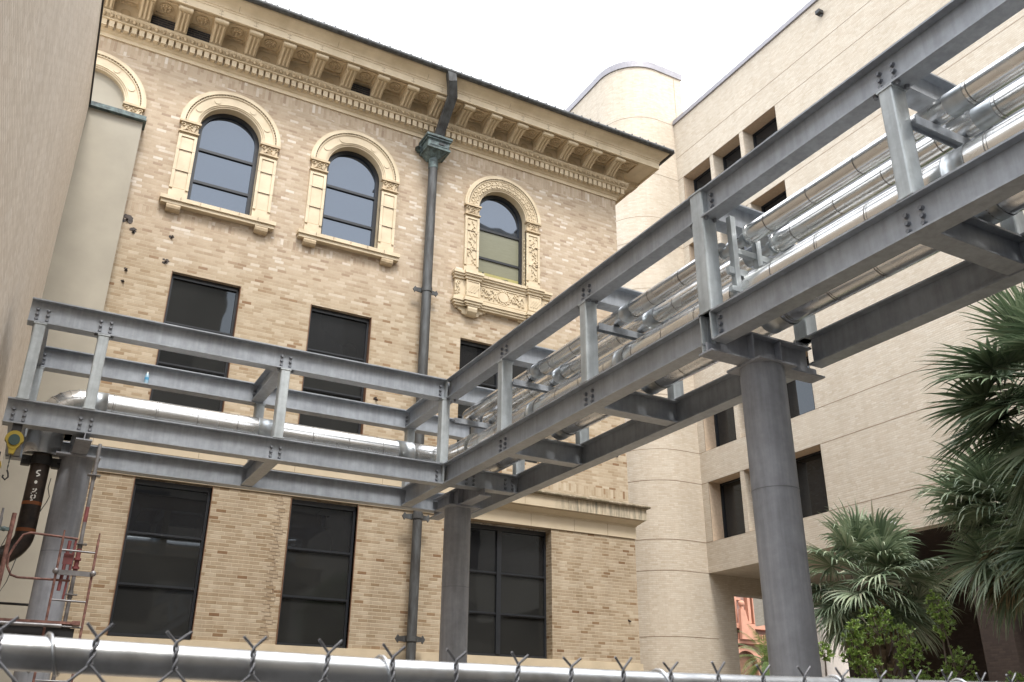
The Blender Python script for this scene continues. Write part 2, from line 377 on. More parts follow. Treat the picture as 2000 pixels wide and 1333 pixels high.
for c in AX:                               # brick spandrels round each arch head
    n = 24; zt = SPR+RI+.02
    for i in range(n):
        a0, a1 = pi-pi*i/n, pi-pi*(i+1)/n
        p0, p1 = (c+RI*cos(a0), SPR+RI*sin(a0)), (c+RI*cos(a1), SPR+RI*sin(a1))
        wall.quad((p0[0], FY, p0[1]), (p1[0], FY, p1[1]), (p1[0], FY, zt), (p0[0], FY, zt))
wall.quad((FX1, FY, 5.8), (FX1, 44, 5.8), (FX1, 44, TOP), (FX1, FY, TOP))
wall.quad((FX0, FY, 5.8), (FX0, FY, TOP), (FX0, 44, TOP), (FX0, 44, 5.8)); wall.quad((FX0, 44, GZ), (FX1, 44, GZ), (FX1, 44, TOP), (FX0, 44, TOP))
part(wall, 'wall', 'brick', hb)
BY = 19.93; BX1 = 14.60
base = MB()
wallgrid(base, FX0, BX1, 1.72, 4.93, BY, [(gnds[0][0], gnds[0][1], 1.72, 4.93, .16), (gnds[1][0], gnds[1][1], 1.72, 4.93, .16), (gnds[2][0], gnds[2][1], 1.72, 4.93, .34)], .16)
base.quad((BX1, BY, 1.72), (BX1, 44, 1.72), (BX1, 44, 5.8), (BX1, BY, 5.8))
part(base, 'base_wall', 'brick_base', hb)
pl = MB().box(FX0, BX1+.03, BY-.03, 44, GZ, 1.42).box(FX0, BX1+.05, BY-.05, 20.4, 1.42, 1.735)
part(pl, 'stone_plinth', 'stone', hb)
# toothed repair joint in the brick beside the second ground floor window
tj = MB(); z = 1.75; k = 0
while z < 4.9:
    x = 4.86 + .08*(k % 2) + .05*((k*7) % 3)
    tj.box(x, x+.009, BY-.004, BY+.01, z, z+.08); x2 = 4.86 + .08*((k+1) % 2) + .05*(((k+1)*7) % 3)
    tj.box(min(x, x2), max(x, x2)+.016, BY-.005, BY+.01, z+.076, z+.083)
    tj.box(x-.05-.06*(k % 3), x, BY-.006, BY+.01, z, z+.007); tj.box(x, x+.04+.04*((k*5) % 4), BY-.0055, BY+.01, z+.04, z+.046) if k % 4 == 1 else None
    z += .0795; k += 1
part(tj, 'toothed_crack', 'joint', hb)

# belt course
def profile_run(mb, prof, x0, x1, y, xr, mi=0):
    """prof: (projection, z) from bottom to top; front run from x0 to corner x1, then a return along the side"""
    for (pa, za), (pb, zb) in zip(prof[:-1], prof[1:]):
        mb.quad((x0, y-pa, za), (x1+pa, y-pa, za), (x1+pb, y-pb, zb), (x0, y-pb, zb), mi=mi)
        mb.quad((x1+pa, y-pa, za), (x1+pa, xr, za), (x1+pb, xr, zb), (x1+pb, y-pb, zb), mi=mi)
bc = MB()
profile_run(bc, [(0, 4.925), (.03, 4.925), (.03, 5.24), (.05, 5.25), (.05, 5.28), (.10, 5.30), (.17, 5.36), (.20, 5.38), (.20, 5.40), (.25, 5.405), (.25, 5.72)], FX0, BX1, BY, 44)
part(bc, 'belt_course', 'belt', hb)
bt = MB(); profile_run(bt, [(.25, 5.72), (.33, 5.725), (.345, 5.755), (.33, 5.785), (-.07, 5.93)], FX0, BX1, BY, 44); part(bt, 'belt_cap', 'moss', hb)
bj = MB()
for x in (-1.2, .9, 3.0, 5.1, 7.2, 9.2, 11.05, 12.35, 13.4): bj.box(x, x+.008, BY-.254, BY-.24, 5.41, 5.72); bj.box(x+.3, x+.308, BY-.034, BY-.02, 4.93, 5.24)
part(bj, 'stone_joint', 'joint', hb)

# ---- windows
def rect_window(h, y, parent, bars, mull=None, rust=True, panes=('glass2', 'glass2', 'glass')):
    a, b, c, d = h; fw = .055
    f = MB(); f.box(a, a+fw, y, y+.1, c, d).box(b-fw, b, y, y+.1, c, d).box(a+fw, b-fw, y, y+.1, d-fw*1.2, d).box(a+fw, b-fw, y, y+.1, c, c+fw)
    f.box(a+fw, b-fw, y-.01, y+.06, d-fw*2.0, d-fw*1.2)
    if mull: f.box(mull-.06, mull+.06, y-.02, y+.1, c+fw, d-fw*2)
    for z in bars:
        segs = [(a+fw, b-fw)] if not mull else [(a+fw, mull-.06), (mull+.06, b-fw)]
        for (p, q) in segs: f.box(p, q, y+.008, y+.08, z-.035, z+.035).box(p, q, y-.01, y+.008, z-.012, z+.012)
    o = part(f, 'window', 'frame', parent)
    cuts = [c+fw] + sorted(bars) + [d-fw]; ms = [(a+fw, b-fw)] if not mull else [(a+fw, mull), (mull, b-fw)]
    for i in range(len(cuts)-1):
        for (p, q) in ms: part(MB().box(p, q, y+.045, y+.055, cuts[i], cuts[i+1]), 'pane', (panes[i] if i < len(panes) else 'glass'), o)
    if rust:
        part(MB().box(b, b+.012, y-.15, y+.02, c, d), 'edge_trim', 'rust_frame', o); part(MB().box(a-.012, a, y-.15, y+.02, c, d), 'edge_trim', 'rust_frame', o)
    return o
rect_window((mids[0][0], mids[0][1]-.01, mids[0][2], mids[0][3]), FY+.12, hb, (8.57, 7.58), panes=('glass2', 'glass2', 'glass2'))
rect_window((mids[1][0], mids[1][1]-.01, mids[1][2], mids[1][3]), FY+.12, hb, (8.6, 7.6))
rect_window(mids[2], FY+.12, hb, (8.6, 7.6), mull=10.45, rust=False)
rect_window(gnds[0], BY+.10, hb, (3.78, 2.75)); rect_window(gnds[1], BY+.10, hb, (3.78, 2.75))
rect_window(gnds[2], BY+.28, hb, (3.71, 2.74), mull=10.60, rust=False)

def ring(mb, c, z, r0, r1, y0, y1, a0=0, a1=pi, n=32, mi=0):
    """solid arch band between radii, front y0 back y1"""
    vs = []; fs = []
    for i in range(n+1):
        a = a0+(a1-a0)*i/n
        for (r, y) in ((r0, y0), (r1, y0), (r1, y1), (r0, y1)): vs.append((c+r*cos(a), y, z+r*sin(a)))
    for i in range(n):
        for k in range(4): fs.append((i*4+k, i*4+(k+1) % 4, (i+1)*4+(k+1) % 4, (i+1)*4+k))
    fs += [(3, 2, 1, 0), (n*4, n*4+1, n*4+2, n*4+3)]
    mb.add(vs, fs, mi)
def disc(mb, x, y, z, r, t=.02, n=14, mi=0, nrm='y', sc_=1):
    mb.extrude([(r*cos(2*pi*k/n), r*sc_*sin(2*pi*k/n)) for k in range(n)], (x, y, z), (x, y-t, z), (1, 0, 0), (0, 0, 1), mi=mi)
def vine(mb, x0, x1, z0, z1, y, n, seed):
    """raised scrolled foliage filling a vertical or horizontal panel"""
    rr = random.Random(seed); vert = (z1-z0) > (x1-x0); L = (z1-z0) if vert else (x1-x0); W = ((x1-x0) if vert else (z1-z0))/2
    cx, cz = (x0+x1)/2, (z0+z1)/2; pts = []
    for i in range(n*6+1):
        t = i/(n*6); s = W*.55*sin(t*n*pi)
        pts.append((cx+s, y, z0+L*t) if vert else (x0+L*t, y, cz+s))
    mb.tube(pts, .013, 5)
    for i in range(n*5):
        t = (i+.5)/(n*5); s = W*(rr.uniform(-.95, .95)); r = rr.uniform(.022, .042)
        p = (cx+s, y, z0+L*t) if vert else (x0+L*t, y, cz+s)
        a = rr.uniform(0, pi); mb.obox((p[0], p[1]-.004, p[2]), (cos(a)*r, 0, sin(a)*r), (0, .018, 0), (-sin(a)*r*.5, 0, cos(a)*r*.5))
        if i % 3 == 0: mb.sphere((p[0]+.02, p[1]-.005, p[2]), r*.7, 6, sc_=(1, .6, 1))

def arched_window(c, parent, ornate=False, blocked=False):
    y = FY
    fr = MB(); fy = y+.20
    if not blocked:
        ring(fr, c, SPR, RI-.10, RI, fy, fy+.1)
        for s in (-1, 1): fr.box(min(c+s*RI, c+s*(RI-.10)), max(c+s*RI, c+s*(RI-.10)), fy, fy+.1, 11.66, SPR)
        for z in (13.40, 12.46): fr.box(c-RI+.07, c+RI-.07, fy+.005, fy+.08, z-.04, z+.03)
        fr.box(c-RI+.07, c+RI-.07, fy, fy+.09, 11.66, 11.73)
        o = part(fr, 'window', 'frame', parent)
        g = MB(); n = 28; yy = fy+.05
        pts = [(c+(RI-.04)*cos(pi*i/n), yy, SPR+(RI-.04)*sin(pi*i/n)) for i in range(n+1)] + [(c-RI+.04, yy, 11.68), (c+RI-.04, yy, 11.68)]
        g.add(pts, [tuple(range(len(pts)-1, -1, -1))])
        part(g, 'pane', 'glass_up', o)
        if ornate:
            part(MB().box(c-RI+.09, c+RI-.1, yy-.012, yy-.008, 12.50, 13.35).box(c-RI+.09, c+RI-.1, yy-.012, yy-.008, 12.02, 12.42), 'roller_shade', 'shade', o)
            it = MB().box(c-RI+.09, c+RI-.1, yy-.010, yy-.006, 11.73, 12.02); part(it, 'lit_room_strip', 'shade2', o)
            it = MB()
            it.extrude([(0, 0), (.42, 0), (.38, .16), (.30, .12), (.2, .3), (.12, .22), (.05, .26)], (c-RI+.1, yy-.013, 11.73), (c-RI+.1, yy-.03, 11.73), (1, 0, 0), (0, 0, 1))
            it.extrude([(0, 0), (.5, 0), (.5, .1), (.36, .22), (.2, .2), (.1, .1)], (c-.05, yy-.013, 11.73), (c-.05, yy-.03, 11.73), (1, 0, 0), (0, 0, 1))
            part(it, 'desk_items', 'frame', o)
    else:
        pts = [(c+RI*cos(pi*i/28), y+.1, SPR+RI*sin(pi*i/28)) for i in range(29)] + [(c-RI, y+.1, 11.66), (c+RI, y+.1, 11.66)]
        o = part(MB().add(pts, [tuple(range(len(pts)-1, -1, -1))]), 'stucco_infill', 'stucco', parent)
    # inner reveal + archivolt + pilasters + capitals
    s_ = MB()
    ring(s_, c, SPR, RI, RI+.04, y-.03, y+.3); ring(s_, c, SPR, RI+.04, RI+.075, y-.055, y+.02); ring(s_, c, SPR, RI+.075, RI+.31, y-.075, y+.02)
    ring(s_, c, SPR, RI+.31, RI+.335, y-.10, y+.02); ring(s_, c, SPR, RI+.365, RI+.43, y-.125, y+.02); ring(s_, c, SPR, RI+.43, RO-RI+RI, y-.095, y+.02)
    for i in range(46):                                  # bead moulding
        a = pi*(i+.5)/46; s_.sphere((c+(RI+.35)*cos(a), y-.10, SPR+(RI+.35)*sin(a)), .019, 6)
    if ornate:
        for i in range(30):
            a = pi*(i+.5)/30
            for q in range(3):
                rr = RI+.11+q*.075; aa = a+(.05 if q == 1 else 0)
                px, pz = c+rr*cos(aa), SPR+rr*sin(aa); e = a+(pi/4 if (i+q) % 2 else -pi/4)
                s_.obox((px, y-.08, pz), (cos(e)*.034, 0, sin(e)*.034), (0, .018, 0), (-sin(e)*.011, 0, cos(e)*.011))
            s_.sphere((c+(RI+.19)*cos(a), y-.078, SPR+(RI+.19)*sin(a)), .026, 6, sc_=(1, .7, 1))
    else:
        for dg in (28, 62, 118, 152):
            a = RD(dg); disc(s_, c+(RI+.19)*cos(a), y-.075, SPR+(RI+.19)*sin(a), .082, .016, 20)
    for s in (-1, 1):
        xa, xb = sorted((c+s*RI, c+s*(RI+.44))); z0 = 11.68 if not blocked else 13.5
        s_.box(xa, xb, y-.055, y+.02, z0, 13.57)
        xi = c+s*RI; s_.box(min(xi, xi+s*.03), max(xi, xi+s*.03), y-.03, y+.3, z0, SPR)
        if not blocked:
            # raised frame round a sunken panel
            for (p, q, e, f_) in ((xa, xa+.07, 11.95, 13.50), (xb-.07, xb, 11.95, 13.50), (xa+.07, xb-.07, 11.88, 11.95), (xa+.07, xb-.07, 13.44, 13.50)):
                s_.box(p, q, y-.085, y-.054, e, f_)
            s_.box(xa, xb, y-.085, y-.054, 11.68, 11.88)
            s_.box(xa+.085, xb-.085, y-.065, y-.054, 11.97, 13.42)
            if ornate: vine(s_, xa+.1, xb-.1, 12.0, 13.4, y-.07, 5, int(c*10)+s)
            if ornate:
                xi2 = c+RI-.004; 
                if s == 1:
                    for k in range(12): s_.sphere((xi2, y+.05+.03*((k % 2)), 11.9+k*.13), .035, 6, sc_=(.4, .8, 1.3))
    part(s_, 'window_surround', 'terra', o)
    for s in (-1, 1):
        cp = MB()
        xa, xb = sorted((c+s*RI, c+s*(RI+.44))); xm = (xa+xb)/2
        cp.box(xa-.02, xb+.02, y-.12, y+.02, 13.56, 13.60).box(xa+.015, xb-.015, y-.085, y+.02, 13.60, 13.84)
        cp.box(xa-.035, xb+.035, y-.135, y+.02, 13.845, 13.90)
        for q in (-1, 1):
            cx_ = xm+q*.15
            pts = [(cx_+q*.055*cos(t)*(1-t/9), y-.10, 13.77+.055*sin(t)*(1-t/9)) for t in [k*.6 for k in range(11)]]
            cp.tube(pts, .017, 5)
            cp.obox((xm+q*.10, y-.095, 13.68), (.02, 0, .06*1), (0, .02, 0), (q*.03, 0, -.01))
        for (dx, dz) in ((0, .10), (0, .04), (-.045, .15), (.045, .15), (0, .2), (-.06, .07), (.06, .07)): cp.sphere((xm+dx, y-.095, 13.60+dz), .028, 6)
        part(cp, 'capital', 'terra_dark', o)
    if blocked: return o
    sl_ = MB(); w_ = 1.37 if not ornate else 1.55
    if not ornate:
        sl_.box(c-w_, c+w_, y-.20, y+.3, 11.56, 11.66).box(c-w_+.03, c+w_-.03, y-.16, y+.02, 11.47, 11.56)
        for s in (-1, 1):
            bx = c+s*1.04
            bk = MB(); bk.extrude([(0, 0), (.15, 0), (.155, -.05), (.14, -.11), (.10, -.15), (.05, -.17), (0, -.16)], (bx-.16, y, 11.47), (bx+.16, y, 11.47), (0, -1, 0), (0, 0, 1))
            bk.extrude([(0, -.03), (.165, -.05), (.15, -.12), (.11, -.16), (0, -.17)], (bx-.035, y, 11.47), (bx+.035, y, 11.47), (0, -1, 0), (0, 0, 1))
            part(bk, 'sill_bracket', 'terra_dark', o)
    else:
        for (p0, p1, yo) in ((c-w_, c+w_, 0), (c-w_+.30, c-w_+.86, .09), (c+w_-.86, c+w_-.30, .09)):
            sl_.box(p0, p1, y-.22-yo, y+.3, 11.58, 11.66).box(p0+.02, p1-.02, y-.19-yo, y+.02, 11.52, 11.58).box(p0+.04, p1-.04, y-.15-yo, y+.02, 11.44, 11.52)
            sl_.box(p0+.08, p1-.08, y-.11-yo, y+.02, 10.90, 11.44)
            sl_.box(p0+.04, p1-.04, y-.14-yo, y+.02, 10.84, 10.90).box(p0, p1, y-.19-yo, y+.02, 10.77, 10.84).box(p0+.03, p1-.03, y-.16-yo, y+.02, 10.70, 10.77).box(p0+.07, p1-.07, y-.13-yo, y+.02, 10.64, 10.70)
        for s in (-1, 1):
            bx = c+s*(w_-.58)
            for k in range(4): sl_.obox((bx-.12+k*.08, y-.205, 11.17), (.09, 0, .12), (0, .008, 0), (-.012, 0, .009))
            for (p, q, e, f_) in ((bx-.2, bx+.2, 11.38, 11.41), (bx-.2, bx+.2, 10.94, 10.97), (bx-.2, bx-.17, 10.97, 11.38), (bx+.17, bx+.2, 10.97, 11.38)): sl_.box(p, q, y-.215, y-.198, e, f_)
            ex = c+s*(w_-.15); vine(sl_, ex-.07, ex+.07, 10.97, 11.38, y-.115, 2, 50+s)
            sl_.extrude([(0, 0), (.20, 0), (.21, -.07), (.19, -.15), (.12, -.22), (.05, -.25), (0, -.24)], (bx-.14, y, 10.64), (bx+.14, y, 10.64), (0, -1, 0), (0, 0, 1))
            for q in (-1, 1):
                sl_.extrude([(0, 0), (.34, 0), (.31, -.06), (.24, -.05), (.22, -.10), (.13, -.12), (.10, -.2), (0, -.22)], (bx+q*.14, y, 10.64), (bx+q*.14, y-.07, 10.64), (q, 0, 0), (0, 0, 1))
        vine(sl_, c-.66, c-.26, 10.98, 11.36, y-.12, 3, 60); vine(sl_, c+.26, c+.66, 10.98, 11.36, y-.12, 3, 61)
        disc(sl_, c, y-.11, 11.17, .15, .03, 18); 
        for i in range(16):
            a = 2*pi*i/16; sl_.obox((c+.2*cos(a)*1.1, y-.12, 11.17+.19*sin(a)), (cos(a+1)*.045, 0, sin(a+1)*.045), (0, .015, 0), (-sin(a+1)*.016, 0, cos(a+1)*.016))
        for (p, q, e, f_) in ((c-.72, c+.72, 11.38, 11.42), (c-.72, c+.72, 10.92, 10.95)): sl_.box(p, q, y-.13, y-.10, e, f_)
    j = sl_
    for s in (-1, 1):
        xa, xb = sorted((c+s*RI, c+s*(RI+.44)))
        for z in (12.45, 13.05): j.box(xa, xb, y-.0865, y-.05, z, z+.007, mi=1)
    for k in range(1, 6):
        x = c-w_+2*w_*k/6; j.box(x, x+.007, y-.222, y-.19, 11.585, 11.655, mi=1)
    part(sl_, 'sill', ['terra', 'joint'], o)
    return o
arched_window(AX[0], hb, blocked=True)
arched_window(AX[1], hb); arched_window(AX[2], hb); arched_window(AX[3], hb, ornate=True)

# ---- cornice
cz = MB()
prof = [(0, 15.66), (.04, 15.66), (.045, 15.76), (.075, 15.78), (.085, 15.81), (.12, 15.84), (.12, 16.03), (.27, 16.03), (.28, 16.055), (.26, 16.075), (.24, 16.085)]
profile_run(cz, prof, FX0, FX1, FY, 44)
profile_run(cz, [(.24, 16.085), (.33, 16.20), (.34, 16.235), (.22, 16.24), (.22, 16.64)], FX0, FX1, FY, 44)
part(cz, 'cornice_bed_moulding', 'terra', hb)
co = MB()
profile_run(co, [(.22, 16.64), (.98, 16.64), (.98, 16.60), (1.03, 16.60), (1.03, 16.80), (1.045, 16.81), (1.045, 16.86), (1.07, 16.87), (1.07, 16.90), (1.09, 16.93), (1.13, 16.97), (1.20, 17.02), (1.27, 17.09), (1.30, 17.15), (1.30, 17.18)], FX0, FX1, FY, 44)
part(co, 'cornice_corona', 'terra', hb)
# joints and little crosses on the corona
cj = MB()
for k in range(18):
    x = -.80+k*.873
    cj.box(x, x+.008, FY-1.033, FY-1.02, 16.61, 16.80)
    for (dx, dz) in ((-.03, .16), (.03, .16), (-.03, .06), (.03, .06)): cj.box(x+dx-.022, x+dx+.022, FY-1.034, FY-1.02, 16.6+dz-.004, 16.6+dz+.004)
    if k % 3 == 0: cj.add([(x+.4, FY-1.049, 16.86), (x+.41, FY-1.049, 16.86), (x+.41, FY-1.302, 17.16), (x+.4, FY-1.302, 17.16)], [(0, 1, 2, 3)])
part(cj, 'cornice_joint', 'joint', hb)
dn = MB(); k = 0; x = FX0+7.0
x = FX1+.2
while x > -3:
    dn.box(x-.122, x, FY-.235, FY-.12, 15.845, 16.035); dn.box(x-.085, x-.02, FY-.20, FY-.12, 15.825, 15.845); x -= .1746
for i in range(14):
    y_ = FY-.12+i*.1746; dn.box(FX1+.12, FX1+.225, y_, y_+.105, 15.845, 16.035)
o = part(dn, 'dentil_row', 'terra', hb)
eg = MB(); x = FX1+.28
while x > -3:
    eg.sphere((x, FY-.295, 16.14), .058, 10, sc_=(.9, .6, 1.25)); eg.obox((x-.0873, FY-.295, 16.145), (.009, 0, 0), (0, .025, .05), (0, -.012, .02))
    x -= .1746
part(eg, 'egg_and_dart_row', 'terra_dark', hb)
# scrolled brackets (modillions), each a part, with rosette coffers between
mproto = None
def modillion_mesh():
    b = MB(); w_ = .15
    side = [(0, 0), (.70, 0), (.72, -.02), (.745, -.06), (.74, -.105), (.70, -.13), (.655, -.125), (.63, -.10), (.55, -.12), (.42, -.155), (.30, -.20), (.2, -.26), (.12, -.32), (.06, -.345), (0, -.34)]
    b.extrude(side, (-w_, 0, 0), (w_, 0, 0), (0, -1, 0), (0, 0, 1))
    b.tube([(-w_-.018, -.685, -.072), (w_+.018, -.685, -.072)], .066, 12)
    b.tube([(-w_-.03, -.685, -.072), (w_+.03, -.685, -.072)], .028, 8)
    b.box(-.19, .19, -.74, 0, .0, .028); b.box(-.175, .175, -.72, 0, -.02, .0)
    for q in (-1, 0, 1):
        b.tube([(q*.095, -.62, -.105), (q*.095, -.45, -.155), (q*.095, -.30, -.21), (q*.095, -.14, -.315)], .036, 8)
    return b
mods = []
for k in range(18):
    x = -.745+k*.8735
    if k == 0: o = part(modillion_mesh(), 'cornice_bracket', 'terra', hb); mproto = o
    else: o = mproto.copy(); COL.objects.link(o); o.parent = hb
    o.location = (x, FY-.22, 16.61)
o = mproto.copy(); COL.objects.link(o); o.parent = hb; o.location = (FX1+.22, FY+.22, 16.61); o.rotation_euler = (0, 0, pi/2)
rp = None
for k in range(18):
    x = -.745+k*.8735+.4367
    if x > 15.2: break
    if rp is None:
        r = MB(); yc = -.60
        for (a0, a1, b0, b1) in ((-.26, .26, -.30, -.26), (-.26, .26, .22, .26), (-.26, -.22, -.26, .22), (.22, .26, -.26, .22)): r.box(a0, a1, b0+yc, b1+yc, -.035, .03)
        n = 16
        r.extrude([(.165*cos(2*pi*i/n), .165*sin(2*pi*i/n)) for i in range(n)], (0, yc-.02, .03), (0, yc-.02, -.02), (1, 0, 0), (0, 1, 0))
        for i in range(8):
            a = 2*pi*i/8; r.sphere((.10*cos(a), yc-.02+.10*sin(a), -.025), .045, 6, sc_=(1, 1, .6))
        r.sphere((0, yc-.02, -.04), .035, 8)
        # disc on the frieze behind
        disc(r, 0, -.22, -.235, .12, .02, 16, sc_=.9)
        o = part(r, 'soffit_rosette', 'terra_dark', hb); rp = o
    else: o = rp.copy(); COL.objects.link(o); o.parent = hb
    o.location = (x, FY, 16.62)
# dark brick patches where terracotta panels are missing
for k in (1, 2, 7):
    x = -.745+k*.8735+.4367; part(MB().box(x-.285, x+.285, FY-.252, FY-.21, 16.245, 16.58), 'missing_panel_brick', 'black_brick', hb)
# gutter and roof
gt = MB()
gt.tube([(FX0, FY-1.36, 17.16), (FX1+1.36, FY-1.36, 17.16)], .08, 10)
gt.tube([(FX1+1.36, FY-1.36, 17.17), (FX1+1.36, 44, 17.16)], .08, 10)
gt.box(FX0, FX1+1.32, FY-1.33, FY-1.0, 17.18, 17.235); gt.box(FX1+1.0, FX1+1.32, FY-1.0, 44, 17.18, 17.235)
for x in (.2, 2.9, 5.6, 8.9, 11.9, 14.6): gt.tube([(x, FY-1.36, 17.17), (x+.05, FY-1.36, 17.16)], .088, 10)
part(gt, 'gutter', 'bronze', hb)
rf = MB()
P = [(FX0, FY-1.36, 17.24), (FX1+1.36, FY-1.36, 17.24), (FX1+1.36, 45, 17.24), (FX0, 45, 17.24)]; Q = [(FX0, 30.5, 20.6), (4, 30.5, 20.6)]
rf.quad(P[0], P[1], Q[1], Q[0]); rf.quad(P[1], P[2], Q[1]); rf.quad(P[2], P[3], Q[0], Q[1])
x = FX0
while x < FX1+1.3:                          # curled slate edges seen along the eaves
    rf.tube([(x, FY-1.40, 17.24), (x, FY-1.0, 17.32)], .028, 6); x += .31
part(rf, 'roof', 'roof', hb)
# downpipe with rain head and straps
dp = MB(); PX = 8.09
dp.tube([(PX, 19.72, 14.95), (PX, 19.72, 5.95)], .128, 16); dp.tube([(PX, 19.56, 5.95), (PX, 19.56, GZ)], .112, 16)
dp.tube([(PX, 19.72, 6.3), (PX, 19.56, 5.9)], .125, 16)
d = part(dp, 'downpipe', 'bronze', hb)
sw = MB()
for pa, pb in (((8.05, 18.66, 17.13), (8.10, 18.68, 16.86)), ((8.10, 18.68, 16.86), (8.22, 18.88, 16.52)), ((8.22, 18.88, 16.52), (8.16, 19.45, 15.75)), ((8.16, 19.45, 15.75), (8.12, 19.62, 15.38))):
    A, B = Vector(pa), Vector(pb); t = (B-A).normalized(); s1 = Vector((1, 0, 0)); s1 = (s1-t*s1.dot(t)).normalized(); s2 = t.cross(s1)
    sw.obox((A+B)/2, s1*.125, s2*.085, t*((B-A).length/2+.03))
part(sw, 'swan_neck', 'bronze', d)
rh = MB()
rh.box(PX-.30, PX+.34, 19.42, 19.96, 15.10, 15.40).box(PX-.37, PX+.41, 19.35, 19.98, 15.40, 15.47).box(PX-.34, PX+.38, 19.38, 19.98, 15.34, 15.40)
rh.box(PX-.33, PX+.37, 19.39, 19.98, 15.04, 15.10)
def frustum(mb, a, b, z0, z1):
    v = [(a[0], a[2], z0), (a[1], a[2], z0), (a[1], a[3], z0), (a[0], a[3], z0), (b[0], b[2], z1), (b[1], b[2], z1), (b[1], b[3], z1), (b[0], b[3], z1)]
    mb.add(v, [(3, 2, 1, 0), (4, 5, 6, 7), (0, 1, 5, 4), (1, 2, 6, 5), (2, 3, 7, 6), (3, 0, 4, 7)])
frustum(rh, (PX-.14, PX+.14, 19.6, 19.9), (PX-.28, PX+.32, 19.45, 19.95), 14.86, 15.04)
rh.tube([(PX, 19.72, 14.88), (PX, 19.72, 14.55)], .137, 16)
rh.box(PX-.42, PX-.30, 19.86, 19.97, 15.12, 15.3); rh.sphere((PX-.42, 19.9, 15.2), .09, 6)
rh.box(PX-.24, PX+.27, 19.405, 19.42, 15.14, 15.17).box(PX-.24, PX+.27, 19.405, 19.42, 15.31, 15.33)
part(rh, 'rain_head', 'patina', d, bevel=.008)
rb = MB().box(PX+.02, PX+.18, 19.40, 19.43, 15.2, 15.27); part(rb, 'overflow_slot', 'black', d)
for (z, y_, r_) in ((10.75, 19.72, .145), (4.72, 19.56, .13), (1.98, 19.56, .13)):
    st = MB(); st.tube([(PX, y_, z-.06), (PX, y_, z+.06)], r_, 16)
    for s in (-1, 1):
        st.extrude([(.1, -.07), (.27, -.05), (.30, -.09), (.36, 0), (.30, .09), (.27, .05), (.1, .07)], (PX, y_+.10, z), (PX, y_+.06, z), (s, 0, 0), (0, 0, 1))
    part(st, 'pipe_strap', 'bronze', d)
# broken pipe stubs and scorch marks on the brick
mk = MB()
rr = random.Random(5)
for (x, z, r_) in ((.68, 10.86, .16), (.86, 10.60, .10), (1.66, 10.02, .10), (1.70, 10.68, .07), (.87, 9.60, .06), (.86, 9.30, .05), (7.0, 7.6, .07), (7.05, 7.45, .04), (14.3, 2.79, .05), (14.15, 7.2, .04)):
    yy = FY if z > 5 else BY
    for q in range(7):
        a = rr.uniform(0, 2*pi); s_ = r_*rr.uniform(.2, .6); cx, cz2 = x+r_*.5*cos(a), z+r_*.5*sin(a)
        mk.extrude([(s_*rr.uniform(.6, 1)*cos(2*pi*i/8), s_*rr.uniform(.4, .8)*sin(2*pi*i/8)) for i in range(8)], (cx, yy, cz2), (cx, yy-.004-.0015*q, cz2), (1, 0, 0), (0, 0, 1))
    mk.tube([(x, yy, z), (x+.02, yy-.05, z-.03)], .02, 6)
part(mk, 'scorched_pipe_stub', MT['black_pipe'], hb)

# ================================================================ STUCCO SLAB + LEFT BRICK BUILDING
ss = thing('stucco_wall', 'smooth grey stucco strip wall between the left brick wall and the arched facade', 'wall')
part(MB().box(-.9, .59, 19.68, 19.99, GZ, 13.36), 'wall', 'stucco', ss)
part(MB().box(-.9, .64, 19.60, 20.0, 13.36, 13.47).box(-.9, .655, 19.57, 20.0, 13.33, 13.36), 'coping', 'patina', ss)
lb = thing('left_brick_building', 'plain pale brick wall close by on the left edge', 'building')
def lx(y): return -.605-.026*(19.9-y)
L = MB(); ya, yb = 3.0, 19.679
L.add([(lx(ya), ya, GZ), (lx(yb), yb, GZ), (lx(yb), yb, 13.34), (lx(ya), ya, 13.34)], [(0, 1, 2, 3)])
L.add([(-16, ya, GZ), (lx(ya), ya, GZ), (lx(ya), ya, 13.34), (-16, ya, 13.34)], [(0, 1, 2, 3)])
L.add([(-16, yb, GZ), (-16, ya, GZ), (-16, ya, 13.34), (-16, yb, 13.34)], [(0, 1, 2, 3)])
L.add([(-16, ya, 13.34), (lx(ya), ya, 13.34), (lx(yb), yb, 13.34), (-16, yb, 13.34)], [(0, 1, 2, 3)])
L.add([(lx(yb), yb, GZ), (-16, yb, GZ), (-16, yb, 13.34), (lx(yb), yb, 13.34)], [(0, 1, 2, 3)])
part(L, 'wall', 'left', lb)
part(MB().extrude([(-.3, 0), (.035, 0), (.035, .06), (-.3, .06)], (lx(ya), ya, 13.345), (lx(yb), yb, 13.345), (1, 0, 0), (0, 0, 1)), 'coping', 'black', lb)

# ================================================================ MODERN BRICK BUILDING
mb_ = thing('modern_brick_building', 'tall modern tan brick building with a rounded stair tower and recessed windows', 'building')
C, MY0, MYC, MTOP, SOF = 27.0, -30.0, 31.5, 30.80, 6.68
heads = [10.69+4.13*k for k in range(5)]; sills = [8.02+4.13*k for k in range(5)]
bays = [(28.95, 31.03), (26.75, 28.70), (24.30, 26.50)]
W = MB()
def xface(mb, x, y0, y1, z0, z1, mi=0): mb.quad((x, y1, z0), (x, y0, z0), (x, y0, z1), (x, y1, z1), mi=mi)
xface(W, C, MY0, 24.30, SOF, MTOP); xface(W, C, 31.03, MYC, SOF, MTOP)
zz = [SOF]
for k in range(5): xface(W, C, 24.30, 31.03, zz[-1], sills[k]); zz.append(heads[k])
xface(W, C, 24.30, 31.03, zz[-1], MTOP)
W.quad((C, MYC, SOF), (C, 25, SOF), (C+16, 25, SOF), (C+16, MYC, SOF)); W.quad((C, 25, SOF), (C, MY0, SOF), (C+.5, MY0, SOF), (C+.5, 25, SOF))
